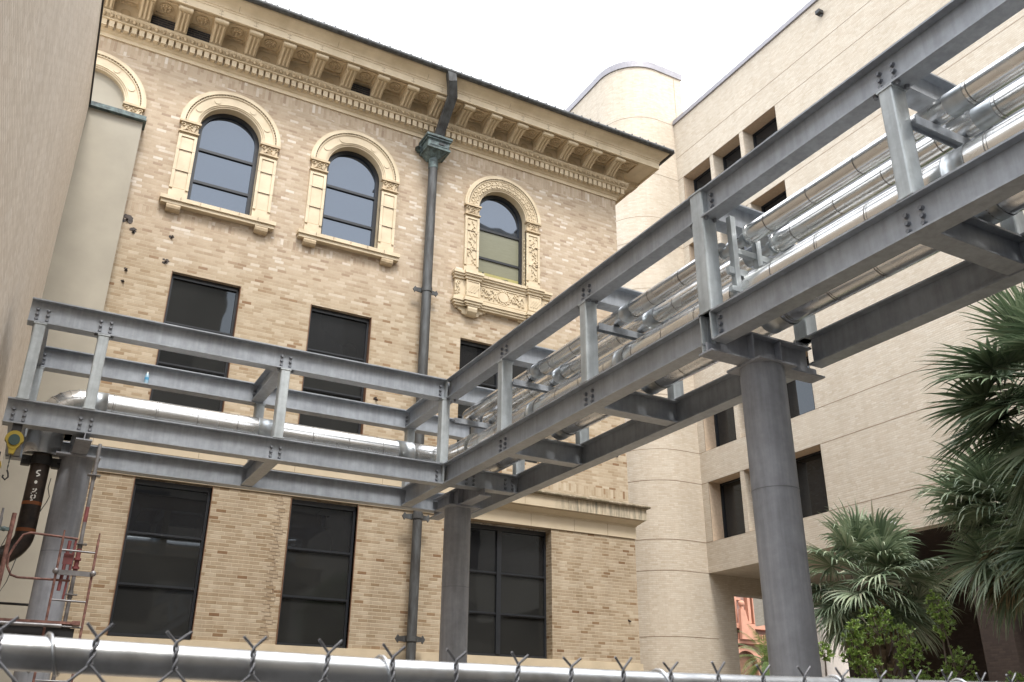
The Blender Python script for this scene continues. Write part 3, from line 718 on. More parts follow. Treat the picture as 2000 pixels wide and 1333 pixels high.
part(MB().box(C+.5, C+16, MY0, 25, SOF-.004, SOF+.05), 'undercroft_soffit', 'dark_brick', mb_)  # shade of the deep soffit put into a darker brick colour
W.quad((C, MY0, SOF), (C, MY0, MTOP), (C+16, MY0, MTOP), (C+16, MY0, SOF)); W.quad((C, MY0, MTOP), (C, 46, MTOP), (C+16, 46, MTOP), (C+16, MY0, MTOP))
W.quad((C+16, MY0, SOF), (C+16, MY0, MTOP), (C+16, 46, MTOP), (C+16, 46, SOF))
part(W, 'wall', 'mod', mb_)
for k in range(5):
    zs_, zh = sills[k], heads[k]; D = .72
    rv = MB(); rv.box(C, C+D, 24.29, 31.04, zs_-.012, zs_); rv.box(C, C+D, 24.29, 31.04, zh, zh+.012)
    rv.box(C, C+D, 31.03, 31.05, zs_, zh); rv.box(C, C+D, 24.28, 24.30, zs_, zh)
    part(rv, 'window_recess', 'modsolid', mb_)
    for (a, b) in ((28.70, 28.95), (26.50, 26.75)):
        part(MB().box(C+.01, C+D, a, b, zs_, zh), 'brick_fin', 'mod', mb_)
    for (a, b) in bays:
        f = MB(); x = C+D
        f.box(x-.06, x+.02, a, a+.07, zs_, zh).box(x-.06, x+.02, b-.07, b, zs_, zh).box(x-.06, x+.02, a, b, zh-.07, zh).box(x-.06, x+.02, a, b, zs_, zs_+.07)
        o = part(f, 'window', 'frame', mb_)
        part(MB().box(x+.02, x+.03, a, b, zs_, zh), 'pane', 'glass', o)
jn = MB()
for z in heads + sills + [28.6]:
    if z > 28.5: pass
    jn.box(C-.004, C+.01, MY0, 24.27, z-.012, z+.012); jn.box(C-.004, C+.01, 31.06, MYC, z-.012, z+.012)
jn.box(C-.004, C+.01, 24.27, 31.06, 28.588, 28.612)
part(jn, 'control_joint', 'joint', mb_)
part(MB().box(C-.10, C+.3, MY0, MYC-.05, MTOP, MTOP+.25), 'parapet_coping', 'coping', mb_)
# tower: flat front at y = 31.5, rounded corner radius 2.2, flat flank at x = 23.75
TT, R_ = 34.2, 2.2
plan = [(28.35, 31.5), (27.3, 31.5), (26.6, 31.5)] + [(25.95-R_*sin(a), 33.7-R_*cos(a)) for a in [RD(5*i) for i in range(0, 19)]] + [(23.75, 40), (23.75, 48)]
TW = MB(); u = 0
def towstrip(mb, plan, z0, z1, off=0, mi=0):
    u = 0
    for (a, b) in zip(plan[:-1], plan[1:]):
        L_ = math.hypot(b[0]-a[0], b[1]-a[1])
        va = Vector((a[0]-25.95-4, a[1]-33.7-4, 0)).normalized()
        mb.add([(a[0], a[1], z0), (b[0], b[1], z0), (b[0], b[1], z1), (a[0], a[1], z1)], [(1, 0, 3, 2)], mi, False, [[(u+L_, z0), (u, z0), (u, z1), (u+L_, z1)]])
        u += L_
towstrip(TW, plan[1:], GZ, TT)
TW.add([(28.35, 31.5, GZ), (27.3, 31.5, GZ), (27.3, 31.5, SOF), (28.35, 31.5, SOF)], [(1, 0, 3, 2)])
TW.add([(27.74, 31.5, MTOP), (27.3, 31.5, MTOP), (27.3, 31.5, TT), (27.74, 31.5, TT)], [(1, 0, 3, 2)])
TW.quad((27.74, 31.5, MTOP-1), (27.74, 48, MTOP-1), (27.74, 48, TT), (27.74, 31.5, TT))
TW.quad((28.35, 31.5, GZ), (28.35, 38, GZ), (28.35, 38, SOF), (28.35, 31.5, SOF))
TW.quad((23.75, 48, GZ), (27.74, 48, GZ), (27.74, 48, TT), (23.75, 48, TT))
part(TW, 'stair_tower', 'mod', mb_)
def offplan(o):
    return [(28.35, 31.5-o), (27.3, 31.5-o), (25.95, 31.5-o)] + [(25.95-(R_+o)*sin(a), 33.7-(R_+o)*cos(a)) for a in [RD(5*i) for i in range(1, 19)]] + [(23.75-o, 48)]
tj2 = MB()
pj = offplan(.005)
for z in heads+sills+[30.8, SOF, 3.93]:
    towstrip(tj2, pj[1:], z-.013, z+.013)
tj2.box(27.28, 27.3, 31.49, 31.5, SOF+1, 8.0); tj2.box(27.22, 27.24, 31.49, 31.50, MTOP, TT)
part(tj2, 'control_joint', 'joint', mb_)
cpm = MB(); po = offplan(.08); po[0] = (27.80, 31.42)
towstrip(cpm, po, TT, TT+.42)
pts_ = [(x, y, TT) for x, y in po]; cpm.add(pts_ + [(27.8, 48, TT)], [tuple(range(len(pts_)+1))])
cpm.quad((27.80, 31.42, TT), (27.80, 48, TT), (27.80, 48, TT+.42), (27.80, 31.42, TT+.42))
part(cpm, 'tower_coping', 'coping', mb_)
# undercroft: end wall with passage, back wall, piers
uc = MB()
uc.box(28.35, 35.6, 31.5, 32.1, 5.90, SOF); part(uc, 'passage_lintel', 'mod', mb_)
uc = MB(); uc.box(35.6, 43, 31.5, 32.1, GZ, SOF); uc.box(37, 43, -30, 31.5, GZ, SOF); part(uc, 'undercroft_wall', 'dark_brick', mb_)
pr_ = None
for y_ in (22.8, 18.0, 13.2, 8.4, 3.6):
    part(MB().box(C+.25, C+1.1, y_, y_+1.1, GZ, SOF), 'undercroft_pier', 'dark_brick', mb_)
# small fittings
sg = thing('wall_sign', 'tiny white square sign on the tan brick above the undercroft', 'sign')
part(MB().box(C-.03, C, 21.35, 21.6, 6.85, 7.1), 'plate', 'white', sg); part(MB().box(C-.035, C-.03, 21.43, 21.51, 6.9, 7.03).box(C-.035, C-.03, 21.45, 21.55, 7.03, 7.05), 'symbol', 'black', sg)
cm = thing('security_camera', 'small dark security camera high on the tan brick wall', 'light')
part(MB().box(C-.30, C-.02, 20.75, 21.0, 29.85, 30.05), 'housing', 'black', cm, bevel=.02); part(MB().box(C-.1, C, 20.82, 20.93, 29.8, 29.9), 'bracket', 'bolt', cm)  # security camera box, not a lamp

# ================================================================ PIPE BRIDGE
br = thing('steel_pipe_bridge', 'galvanised steel pipe bridge turning a corner on three round columns', 'bridge')
ZT0, ZT1, ZB0, ZB1, FW = 5.33, 5.69, 3.83, 4.18, .20
ZT, ZB, HT, HB = (ZT0+ZT1)/2, (ZB0+ZB1)/2, ZT1-ZT0, ZB1-ZB0
XL, XR, YF, YB_ = 6.06, 7.45, 13.50, 15.35
bolts = []
def beam(p0, p1, h, name, mat='galv', wf=FW): return part(MB().ibeam(p0, p1, (0, 0, 1), h, wf), name, mat, br)
for (z, h) in ((ZT, HT), (ZB, HB)):
    beam((-.53, YF, z), (5.96, YF, z), h, 'chord'); 
    beam((-.35 if z == ZT else -.45, YB_, z), (7.35, YB_, z), h, 'chord')
    beam((XL, YF-.02, z), (XL, 6.76, z), h, 'chord'); beam((XL, 6.62, z), (XL, -6, z), h, 'chord')
    beam((XR, YB_+.1, z), (XR, 6.76, z), h, 'chord'); beam((XR, 6.62, z), (XR, -6, z), h, 'chord')
    beam((XL, YF+.02, z), (XL, YB_-.1, z), h*.96, 'cross_beam')
FR = [11.43, 9.08, 6.69, 4.10, 1.75, -.6]
for y_ in [YF] + FR:
    for (z, h) in ((ZT, HT-.04), (ZB, HB-.03)):
        if y_ == 6.69 and z == ZB: continue
        beam((XL+.02, y_, z), (XR-.02, y_, z), h, 'cross_beam')
for x in (-.36, .48, 3.17):
    for (z, h) in ((ZT, HT-.04), (ZB, HB-.03)):
        if z == ZT and x == .48: continue
        beam((x, YF+.02, z), (x, YB_-.02, z), h, 'cross_beam')
def post(x, y, wx, wy, z0=ZB1, z1=ZT0):
    p = part(MB().box(x-wx/2, x+wx/2, y-wy/2, y+wy/2, z0, z1), 'post', 'galv_light', br, bevel=.018)
    for z in (z0+.006, z1-.018): part(MB().box(x-wx/2-.01, x+wx/2+.01, y-wy/2-.008, y+wy/2+.008, z-.006, z+.012), 'end_plate', 'galv_light', p)
    return p
for x in (-.36, .48, 3.17, 5.97): post(x, YF-.01, .15, .18)
for x in (-.29, 3.24, 6.10): post(x, YB_, .15, .18)
for y_ in FR:
    wy = .15 if y_ != 6.69 else .20
    post(XL+.0, y_, .19, wy, ZB1 if y_ != 6.69 else ZB1, ZT0 if y_ != 6.69 else ZT1+.01); post(XR, y_, .18, wy)
post(XR, YF, .18, .15)
# stiffener end plates at the splice
part(MB().box(XL-.10, XL+.10, 6.765, 6.78, ZB0-.09, ZB1+.01).box(XL-.10, XL+.10, 6.605, 6.62, ZB0, ZB1), 'splice_plate', 'galv_light', br)
part(MB().box(5.965, 5.98, YF-.1, YF+.1, ZT0, ZT1).box(5.965, 5.98, YF-.1, YF+.1, ZB0, ZB1), 'splice_plate', 'galv_light', br)
# bolts
def bset(c, along, face, rows=3, cols=2, dz=.075, dc=.14, z0=None):
    c = Vector(c); al = Vector(along); fc = Vector(face)
    for i in range(cols):
        for j in range(rows): bolts.append((c + al*((i-(cols-1)/2)*dc) + Vector((0, 0, (j-(rows-1)/2)*dz)), fc))
for x in (-.36, .48, 3.17):
    for z in (ZT, ZB): bset((x, YF-.015, z-.03), (1, 0, 0), (0, -1, 0))
for x in (-.24, 3.12, 6.02):
    bset((x, YB_-.015, ZT-.02), (1, 0, 0), (0, -1, 0), cols=1)
for y_ in FR[:2]+[4.10, 1.75]:
    for z in (ZT, ZB): bset((XL-.015, y_, z-.02), (0, 1, 0), (-1, 0, 0), dc=.15)
bset((XL-.02, 6.50, ZT), (0, 1, 0), (-1, 0, 0), cols=1); bset((XL-.02, 6.54, ZB), (0, 1, 0), (-1, 0, 0), cols=1, dz=.08, rows=3)
bset((5.88, YF-.015, ZT-.02), (1, 0, 0), (0, -1, 0), cols=1); bset((5.88, YF-.015, ZB-.02), (1, 0, 0), (0, -1, 0), cols=1)
bset((XR-.2, YF-.01, ZB), (1, 0, 0), (0, -1, 0)); bset((6.5, YF-.01, ZB-.02), (1, 0, 0), (0, -1, 0))
for y_ in (YF, 9.08, 6.69, 4.10):
    for (dx, dy) in ((-.06, .12), (-.06, -.12), (.06, .12), (.06, -.12)): bolts.append((Vector((XL+dx, y_+dy, ZT0)), Vector((0, 0, -1))))
for x in (.48, 3.17):
    for (dx, dy) in ((-.11, -.05), (.11, -.05)): bolts.append((Vector((x+dx, YF+dy, ZT0)), Vector((0, 0, -1))))
def boltmesh(mb, p, n):
    ref = Vector((0, 0, 1)) if abs(n.z) < .5 else Vector((1, 0, 0)); a = n.cross(ref).normalized(); b = n.cross(a)
    mb.extrude([(.027*cos(pi/8+2*pi*i/8), .027*sin(pi/8+2*pi*i/8)) for i in range(8)], p, p+n*.008, a, b)
    mb.extrude([(.021*cos(2*pi*i/6), .021*sin(2*pi*i/6)) for i in range(6)], p+n*.008, p+n*.032, a, b)
bolts.sort(key=lambda q: q[0].length)
bp = {}
for i, (p, n) in enumerate(bolts[:100]):
    key = tuple(round(c) for c in n)
    if key not in bp:
        m_ = MB(); boltmesh(m_, Vector((0, 0, 0)), n); o = m_.build('bolt', 'bolt', br); bp[key] = o
    else: o = bp[key].copy(); COL.objects.link(o); o.parent = br
    o.location = p
if len(bolts) > 100:
    m_ = MB()
    for (p, n) in bolts[100:]: boltmesh(m_, p, n)
    o = m_.build('bolts', 'bolt', br); o['kind'] = 'stuff'
# columns with caps
def column(x, y, r, cap, label):
    c = part(MB().tube([(x, y, GZ), (x, y, 3.69)], r, 40), 'column', 'column', br, label)
    m_ = MB()
    for z in (-.2, 2.33): m_.tube([(x, y, z), (x, y, z+.008)], r+.003, 40, caps=False)
    part(m_, 'weld_seam', 'bolt', c)
    return c
column(6.73, 6.72, .238, 0, 'thick grey column nearest the camera')
column(6.73, 14.43, .235, 0, 'grey column under the corner of the bridge')
column(.50, 14.43, .225, 0, 'grey column at the left end of the bridge')
def capbeam(p0, p1, side, ins, ext):
    """plate girder framed between the chords on top of a column, with stiffeners and a bottom flange"""
    p0, p1, s_ = Vector(p0), Vector(p1), Vector(side); d_ = (p1-p0).normalized(); m_ = MB(); up = Vector((0, 0, 1)); mid = (p0+p1)/2
    L_ = (p1-p0).length/2
    m_.obox(mid+up*.055, d_*(L_+ext-.02), s_*.007, up*.055)
    m_.obox(mid+up*.205, d_*(L_-ins), s_*.0065, up*.095)
    m_.obox(mid+up*.31, d_*(L_-ins), s_*.10, up*.010)
    m_.obox(mid-up*.010, d_*(L_+ext), s_*.105, up*.010)
    for t in (-.21, .19):
        for q in (-1, 1): m_.obox(mid+d_*t+s_*q*.0525+up*.15, d_*.007, s_*.045, up*.149)
    return part(m_, 'cap_beam', 'column', br)
capbeam((5.97, 6.71, 3.735), (7.54, 6.71, 3.735), (0, 1, 0), .12, .03)
part(MB().box(6.47, 7.00, 6.46, 6.99, 3.69, 3.714), 'cap_plate', 'column', br)
capbeam((6.73, 13.42, 3.735), (6.73, 15.43, 3.735), (1, 0, 0), .12, .06)
part(MB().box(6.42, 7.04, 14.12, 14.74, 3.69, 3.714), 'cap_plate', 'column', br)
capbeam((.50, 13.42, 3.735), (.50, 15.43, 3.735), (1, 0, 0), .12, .06)
part(MB().box(.20, .80, 14.13, 14.73, 3.69, 3.714), 'cap_plate', 'column', br)
# small angle struts that carry the upper pipes
for y_ in (YF-.05, 11.35, 9.0, 4.02, 1.7):
    part(MB().box(XL+.08, XR-.08, y_-.04, y_+.04, 4.97, 4.98).box(XL+.08, XR-.08, y_-.045, y_-.035, 4.93, 5.02).box(XL+.08, XR-.08, y_+.035, y_+.045, 4.93, 5.02), 'pipe_support_strut', 'galv', br)
an = MB()
for x in (6.27, 6.62): an.box(x-.035, x+.035, 6.45, 6.52, 4.2, 5.35)
an.box(6.16, 7.3, 6.46, 6.51, 4.62, 4.70).box(6.30, 7.3, 6.47, 6.53, 4.90, 4.97).box(6.16, 6.9, 6.44, 6.50, 4.40, 4.46)
part(an, 'pipe_anchor_frame', 'galv_light', br)

# ================================================================ JACKETED PIPES
def pipe_line(name, label, path, r, seam=.62, group='aluminium jacketed pipes on the bridge', saddles=(), gores=None):
    t = thing(name, label, 'pipe', group)
    m_ = MB(); m_.tube(path, r, 36); s_ = m_; acc = .35
    for a, b in zip(path[:-1], path[1:]):
        a, b = Vector(a), Vector(b); L_ = (b-a).length; d_ = (b-a)/L_
        if L_ < .5: continue
        q = acc
        while q < L_:
            p = a+d_*q; s_.tube([p, p+d_*.009], r+.004, 36, caps=False, mi=1); q += seam
            if int(q*10) % 3 == 0: s_.tube([p+d_*.03, p+d_*.035], r+.003, 36, caps=False, mi=1)
        # longitudinal lap
    part(m_, 'jacket', ['alu', 'seam'], t)
    if saddles:
        for (p, d_, l) in saddles:
            p = Vector(p); d_ = Vector(d_); rs_ = [r+.007, r+.007, r+.004, r+.004, r+.007, r+.007]
            k = MB().tube([p-d_*l/2, p-d_*(l/2-.02), p-d_*(l/2-.021), p+d_*(l/2-.021), p+d_*(l/2-.02), p+d_*l/2], rs_, 32, caps=False)
            part(k, 'support_sleeve', 'sleeve', t)
    return t
def bend(a, b, c, n=10):
    """quarter bend from a through corner b to c"""
    a, b, c = Vector(a), Vector(b), Vector(c); r1, r2 = a-b, c-b; o = b+r1+r2
    return [tuple(o - r2*cos(pi/2*i/n) - r1*sin(pi/2*i/n)) for i in range(n+1)]
ZL = 4.52
path = [(.02, 14.40, 3.68), (.02, 14.40, 4.08)] + bend((.02, 14.40, 4.10), (.02, 14.40, ZL), (.47, 14.40, ZL), 8) + [(5.9, 14.40, ZL)] + bend((6.02, 14.40, ZL), (6.52, 14.40, ZL), (6.52, 13.9, ZL), 8) + [(6.52, 13.3, ZL)]
t = pipe_line('insulated_pipe', 'shiny fat jacketed pipe along the left arm with a gored elbow at its end', path, .245, saddles=[((.62, 14.4, ZL), (1, 0, 0), .26), ((3.17, 14.4, ZL), (1, 0, 0), .3), ((5.6, 14.4, ZL), (1, 0, 0), .3)])
g = MB()
for i in range(1, 8):
    a = pi/2*i/8; o_ = Vector((.47, 14.40, 4.10)); p = o_+Vector((-cos(a)*.45, 0, sin(a)*.42)); d_ = Vector((sin(a), 0, cos(a)))
    g.tube([p-d_*.008, p+d_*.008], .254, 32, caps=False)
part(g, 'elbow_gore', 'alu', t)
E1 = -6.5
def sadd(x, z, l=.24): return [((x, y_-.28, z), (0, 1, 0), l) for y_ in (11.35, 9.0, 4.02, 1.7)]
pipe_line('insulated_pipe', 'lowest jacketed pipe against the near lower chord of the right arm', [(6.52, 13.2, 4.47), (6.52, E1, 4.47)], .222, saddles=[((6.52, y_, 4.47), (0, 1, 0), .22) for y_ in (11.1, 8.8, 6.98, 3.85, 1.5)])
pipe_line('insulated_pipe', 'hidden lower jacketed pipe seen only from beneath between the bottom chords', [(7.06, 14.9, 4.47), (7.06, E1, 4.47)], .222, saddles=[((7.06, y_, 4.47), (0, 1, 0), .3) for y_ in (11.35, 9.0, 6.69, 4.05)])
for (x, z, lab, yS) in ((6.47, 5.15, 'topmost of the jacketed pipes rising to the upper right', 6.60), (6.86, 5.15, 'middle jacketed pipe between the topmost and the lowest one', 6.62)):
    t = pipe_line('insulated_pipe', lab, bend((x+.25, 13.75, z), (x, 13.75, z), (x, 13.5, z), 6) + [(x, 6.85, z)], .112, saddles=[((x, y_-.3, z), (0, 1, 0), .22) for y_ in (11.35, 9.0)])
    m_ = MB(); m_.tube([(x, 6.40, z), (x, E1, z)], .112, 36); q = 6.1
    while q > E1: m_.tube([(x, q, z), (x, q-.009, z)], .1155, 32, caps=False, mi=1); q -= .62
    m_.tube([(x, 6.41, z), (x, 6.37, z)], .116, 32); part(m_, 'jacket', ['alu', 'seam'], t)
    m_ = MB().tube([(x, 6.85, z-.03), (x, 6.38, z-.03)], .055, 20); m_.tube([(x, 6.72, z-.03), (x, 6.66, z-.03)], .085, 20); m_.tube([(x, 6.5, z-.03), (x, 6.45, z-.03)], .085, 20)
    part(m_, 'bare_pipe', 'sleeve', t)
    for y_ in (3.75, 1.45): part(MB().tube([(x, y_-.10, z), (x, y_+.10, z)], .116, 32, caps=False), 'support_sleeve', 'sleeve', t)

# black steel riser with elbow
rs = thing('black_steel_riser', 'black steel riser with chalk marks below the shiny sleeve, bending left', 'pipe')
pp = [(.04, 14.40, 3.72), (.04, 14.40, 2.62)] + bend((.04, 14.40, 2.55), (.04, 14.40, 2.18), (-.40, 14.40, 2.18), 10) + [(-.66, 14.40, 2.18)]
part(MB().tube(pp, .128, 28), 'pipe', 'black_pipe', rs)
for z in (3.0, 2.62): part(MB().tube([(.04, 14.4, z), (.04, 14.4, z-.05)], .1295, 28, caps=False), 'weld_ring', 'orange_rust', rs)
cl = MB().tube([(.04, 14.4, 3.66), (.04, 14.4, 3.54)], .15, 24)
for s in (-1, 1): cl.box(.04+s*.2-.06, .04+s*.2+.06, 14.34, 14.46, 3.52, 3.66); cl.tube([(.04+s*.22, 14.3, 3.6), (.04+s*.22, 14.5, 3.6)], .022, 8)
part(cl, 'pipe_clamp', 'black', rs, bevel=.01)
ck = MB()
def stroke(pts, w_=.008):
    for (a, b) in zip(pts[:-1], pts[1:]):
        A = Vector((a[0], 0, a[1])); B = Vector((b[0], 0, b[1])); d_ = (B-A); L_ = d_.length; d_.normalize(); n_ = Vector((-d_.z, 0, d_.x))
        def wrap(P):
            x = P.x; y = -sqrt(max(0, .1295**2-x*x)); return Vector((.04+x, 14.40+y, P.z))
        ck.add([wrap(A-n_*w_), wrap(B-n_*w_), wrap(B+n_*w_), wrap(A+n_*w_)], [(0, 1, 2, 3)])
stroke([(.02, 3.44), (-.02, 3.43), (-.03, 3.40), (.0, 3.39), (.02, 3.37), (-.02, 3.35)]); stroke([(-.02, 3.28), (.0, 3.28), (.0, 3.25), (-.02, 3.25), (-.02, 3.28)])
stroke([(-.03, 3.16), (.02, 3.17), (.0, 3.13), (-.03, 3.12)]); stroke([(-.04, 3.10), (.03, 3.11)]); stroke([(-.03, 3.07), (.02, 3.08), (.02, 3.04), (-.03, 3.03), (-.03, 3.07)]); stroke([(-.03, 3.0), (0, 3.01)])
part(ck, 'chalk_mark', 'white', rs)
wr = thing('hanging_wire', 'thin tie wire curling beside the black riser', 'wire')
part(MB().tube([(.21, 14.3, 3.35), (.2, 14.28, 3.2), (.24, 14.28, 3.08), (.22, 14.28, 3.0), (.16, 14.28, 2.85)], .006, 5), 'strand', 'black', wr)

# chain hoists
def hoist(x, y, z, s, label):
    h = thing('chain_hoist', label, 'hoist', None)
    b = MB(); n = 20
    b.extrude([(s*.115*cos(2*pi*i/n)*(1 if sin(2*pi*i/n) > -.3 else .75), s*.13*sin(2*pi*i/n)) for i in range(n)], (x, y-.04, z), (x, y+.06, z), (1, 0, 0), (0, 0, 1))
    b.extrude([(-.05*s, -.10*s), (.05*s, -.10*s), (.03*s, -.19*s), (-.03*s, -.19*s)], (x, y-.035, z), (x, y+.05, z), (1, 0, 0), (0, 0, 1))
    part(b, 'housing', 'yellow', h, bevel=.008)
    c = MB(); c.extrude([(s*.07*cos(2*pi*i/n), s*.075*sin(2*pi*i/n)) for i in range(n)], (x, y-.055, z+.0), (x, y-.03, z), (1, 0, 0), (0, 0, 1))
    part(c, 'gear_cover', 'darkgreen', h, bevel=.006)
    k = MB(); k.box(x-.06*s, x+.06*s, y-.02, y+.02, z+.10*s, z+.26*s)
    for i in range(7): k.obox((x, y, z-.19*s-.016-.03*i), (.008 if i % 2 else .004, 0, 0), (0, .004 if i % 2 else .008, 0), (0, 0, .018))
    kp = [(x, y, z-.41*s), (x+.02, y, z-.45*s), (x+.03, y, z-.50*s), (x, y, z-.54*s), (x-.035, y, z-.51*s), (x-.03, y, z-.48*s)]
    hk = MB().tube(kp, .012, 6); part(k, 'chain', 'black', h); part(hk, 'hook', 'black', h)
    return h
hoist(-.34, 13.45, 3.60, 1.0, 'yellow chain hoist under the left end of the bridge')
hoist(-.50, 13.35, 3.20, .75, 'small tan and black hook block half out of frame at the left edge')
# water bottle on the back chord
wb = thing('water_bottle', 'small clear plastic water bottle standing on the rear chord flange', 'bottle')
bz = ZT0+.02
part(MB().tube([(1.32, 15.29, bz), (1.32, 15.29, bz+.12), (1.32, 15.29, bz+.16), (1.32, 15.29, bz+.185)], [.034, .034, .025, .013], 16), 'bottle_body', 'blueplastic', wb)
part(MB().tube([(1.32, 15.29, bz+.06), (1.32, 15.29, bz+.105)], .0348, 16, caps=False), 'bottle_label', 'label', wb)
part(MB().tube([(1.32, 15.29, bz+.185), (1.32, 15.29, bz+.205)], .015, 12), 'bottle_cap', 'white', wb)

# ================================================================ SCAFFOLD
sf = thing('scaffold_tower', 'rusty red and grey tube scaffold with ladder frame at the lower left', 'scaffold')
Y = 13.0
m_ = MB(); m_.tube([(.70, Y+.12, GZ), (.70, Y+.12, 3.62)], .024, 12); part(m_, 'standard', 'scaff', sf)
for z in (3.18, 2.26, 1.62): part(MB().box(.62, .78, Y+.06, Y+.18, z-.006, z+.006).tube([(.70, Y+.12, z-.05), (.70, Y+.12, z+.05)], .031, 12), 'rosette', 'scaff', sf)
m_ = MB(); m_.tube([(.70, Y+.12, 2.2), (.70, Y+.12, 1.85)], .029, 12); m_.tube([(.70, Y+.12, 2.75), (.70, Y+.12, 2.55)], .0255, 12)
m_.tube([(.70, Y+.12, 2.08), (.70, Y+.12, 2.05)], .045, 12); m_.tube([(.70, Y+.12, 1.97), (.70, Y+.12, 1.94)], .045, 12)
part(m_, 'coupler', 'redpaint', sf)
for x in (.48, .90):
    m_ = MB().tube([(x, Y, GZ), (x, Y, 2.32)], .016, 10); m_.tube([(x, Y, 2.18), (x, Y, 2.40)], .010, 8); part(m_, 'ladder_stile', 'rusty', sf)
for z in (2.15, 1.53, 1.22, .9, .58): part(MB().tube([(.49, Y, z), (.89, Y, z-.005)], .012, 8), 'rung', 'scaff', sf)
part(MB().box(.46, .92, Y-.015, Y+.015, 1.84, 1.90).sphere((.47, Y-.02, 1.88), .04, 8).sphere((.91, Y-.02, 1.88), .04, 8), 'brace_bar', 'scaff', sf)
m_ = MB()
m_.tube([(.66, Y+.05, 2.31), (.10, Y+.05, 2.335), (.02, Y+.05, 2.30), (-.05, Y+.05, 2.15), (-.09, Y+.05, 2.02), (-.08, Y+.05, 1.90), (-.02, Y+.05, 1.80), (.06, Y+.05, 1.775), (.66, Y+.05, 1.78)], .015, 10)
part(m_, 'guard_rail', 'rusty', sf)
m_ = MB(); m_.tube([(.64, Y+.06, 2.31), (.62, Y+.06, 1.55)], .014, 8); m_.tube([(.57, Y+.06, 2.28), (.55, Y+.06, 1.65)], .022, 8); m_.box(.53, .64, Y+.04, Y+.06, 1.98, 2.12)
part(m_, 'gate_brace', 'redpaint', sf)
part(MB().tube([(-.12, Y, GZ), (-.13, Y, 2.55)], .027, 12), 'standard', 'rusty', sf)
part(MB().tube([(-.28, Y+.1, 1.2), (-.27, Y+.1, 2.5)], .022, 12).tube([(-.27, Y+.1, 2.5), (-.27, Y+.1, 2.62)], .014, 8), 'standard', 'scaff', sf)
m_ = MB().box(-.5, .80, Y-.02, Y+.7, 1.245, 1.275); m_.box(.78, .87, Y-.03, Y+.1, 1.24, 1.29)
part(m_, 'platform_plank', 'rusty', sf)
part(MB().tube([(-.6, Y-.06, 1.215), (.66, Y-.06, 1.215)], .024, 12), 'ledger', 'scaff', sf)
part(MB().box(-.5, .82, Y+.02, Y+.7, 1.05, 1.20), 'toe_board', 'black', sf)
cb = MB().sphere((-.21, Y-.02, 2.34), .035, 8).box(-.25, -.15, Y-.04, Y+.01, 2.32, 2.36); part(cb, 'green_clamp', MT['patina'], sf)
part(MB().tube([(-.15, Y, 2.3), (-.2, Y-.02, 2.1), (-.22, Y-.02, 1.9), (-.18, Y-.02, 1.55), (-.13, Y, 1.5), (-.05, Y, 1.7), (.0, Y, 2.0)], .005, 6).box(-.21, -.15, Y-.03, Y, 1.5, 1.62), 'safety_lanyard', 'black', sf)
dpz = thing('wall_conduit', 'thin dark conduit crossing the stucco behind the scaffold', 'pipe')
part(MB().tube([(-.7, 14.9, 1.66), (.4, 14.9, 1.66)], .018, 8), 'conduit_pipe', 'black', dpz)

# ================================================================ CHAIN-LINK FENCE
fn = thing('chain_link_fence', 'galvanised chain link fence top with twisted wire ends in the foreground', 'fence')
rail = [(-.6, .985, .068), (0, .985, .0675), (.11, .985, .0655), (.234, .985, .0635), (.374, .985, .0615), (.533, .985, .0612), (.72, .985, .0615), (.93, .985, .0635), (1.2, .985, .0675), (1.485, .985, .0725), (1.9, .985, .078)]
part(MB().tube(rail, .0158, 24), 'top_rail', 'rail', fn)
def railz(x):
    for a, b in zip(rail[:-1], rail[1:]):
        if a[0] <= x <= b[0]: return a[2]+(b[2]-a[2])*(x-a[0])/(b[0]-a[0])
    return .07
def fabric(name, y, x0, n, dz, wr_, jit, seed, rows=5, parent=fn, S=.0742):
    rr = random.Random(seed); mb = MB(); hs = S/2
    for i in range(n):
        x = x0+i*S; zt = railz(x)+dz; xj = x+rr.uniform(-1, 1)*jit; lean = rr.uniform(-1, 1)*jit*1.5
        ztw, zft, ztip = zt-.004, zt+.021, zt+.034            # twist bottom, fork, tips
        # twisted pair
        for ph in (0, pi):
            pts = []
            for q in range(11):
                t_ = q/10; a = ph+t_*pi*2.6; pts.append((xj+lean*t_+.0017*cos(a), y+.0017*sin(a), ztw+(zft-ztw)*t_))
            s = -1 if ph == 0 else 1
            pts.append((xj+lean+s*(.010+rr.uniform(0, .003)), y-.002, ztip-.003+rr.uniform(-.002, .002)))
            mb.tube(pts, wr_, 7)
        # diamonds below
        for r in range(rows):
            zc = ztw-r*hs*2*.98
            for s in (-1, 1):
                p0 = (xj if r == 0 else x, y, zc); p1 = (x+s*hs, y, zc-hs*.98); p2 = (x, y, zc-2*hs*.98)
                mb.tube([p0, ((p0[0]+p1[0])/2, y-s*.002, (p0[2]+p1[2])/2), p1], wr_, 6, caps=False); mb.tube([p1, ((p2[0]+p1[0])/2, y+s*.002, (p2[2]+p1[2])/2), p2], wr_, 6, caps=False)
    return part(mb, name, 'fence', parent)
fabric('wire_mesh', .952, .0035-.0742*4, 30, -.005, .0015, .0018, 3)
for x in (.035, .365, .74, 1.05, 1.32):
    tw = MB()
    z = railz(x); pts = [(x+.012*cos(a)*0+.004*a, .985+.0185*cos(a), z+.0185*sin(a)) for a in [k*.5-1 for k in range(15)]]
    tw.tube(pts, .0018, 6)
    part(tw, 'tie_wire', 'rail', fn)
f2 = thing('overlapping_mesh_panel', 'second strip of chain link mesh tied behind the rail at the right', 'fence')
fabric('wire_mesh', 1.06, .80, 14, -.012, .0016, .002, 9, parent=f2)
for px_ in (-.55, 1.85): part(MB().tube([(px_, .985, GZ), (px_, .985, .075)], .024, 16), 'fence_post', 'rail', fn)

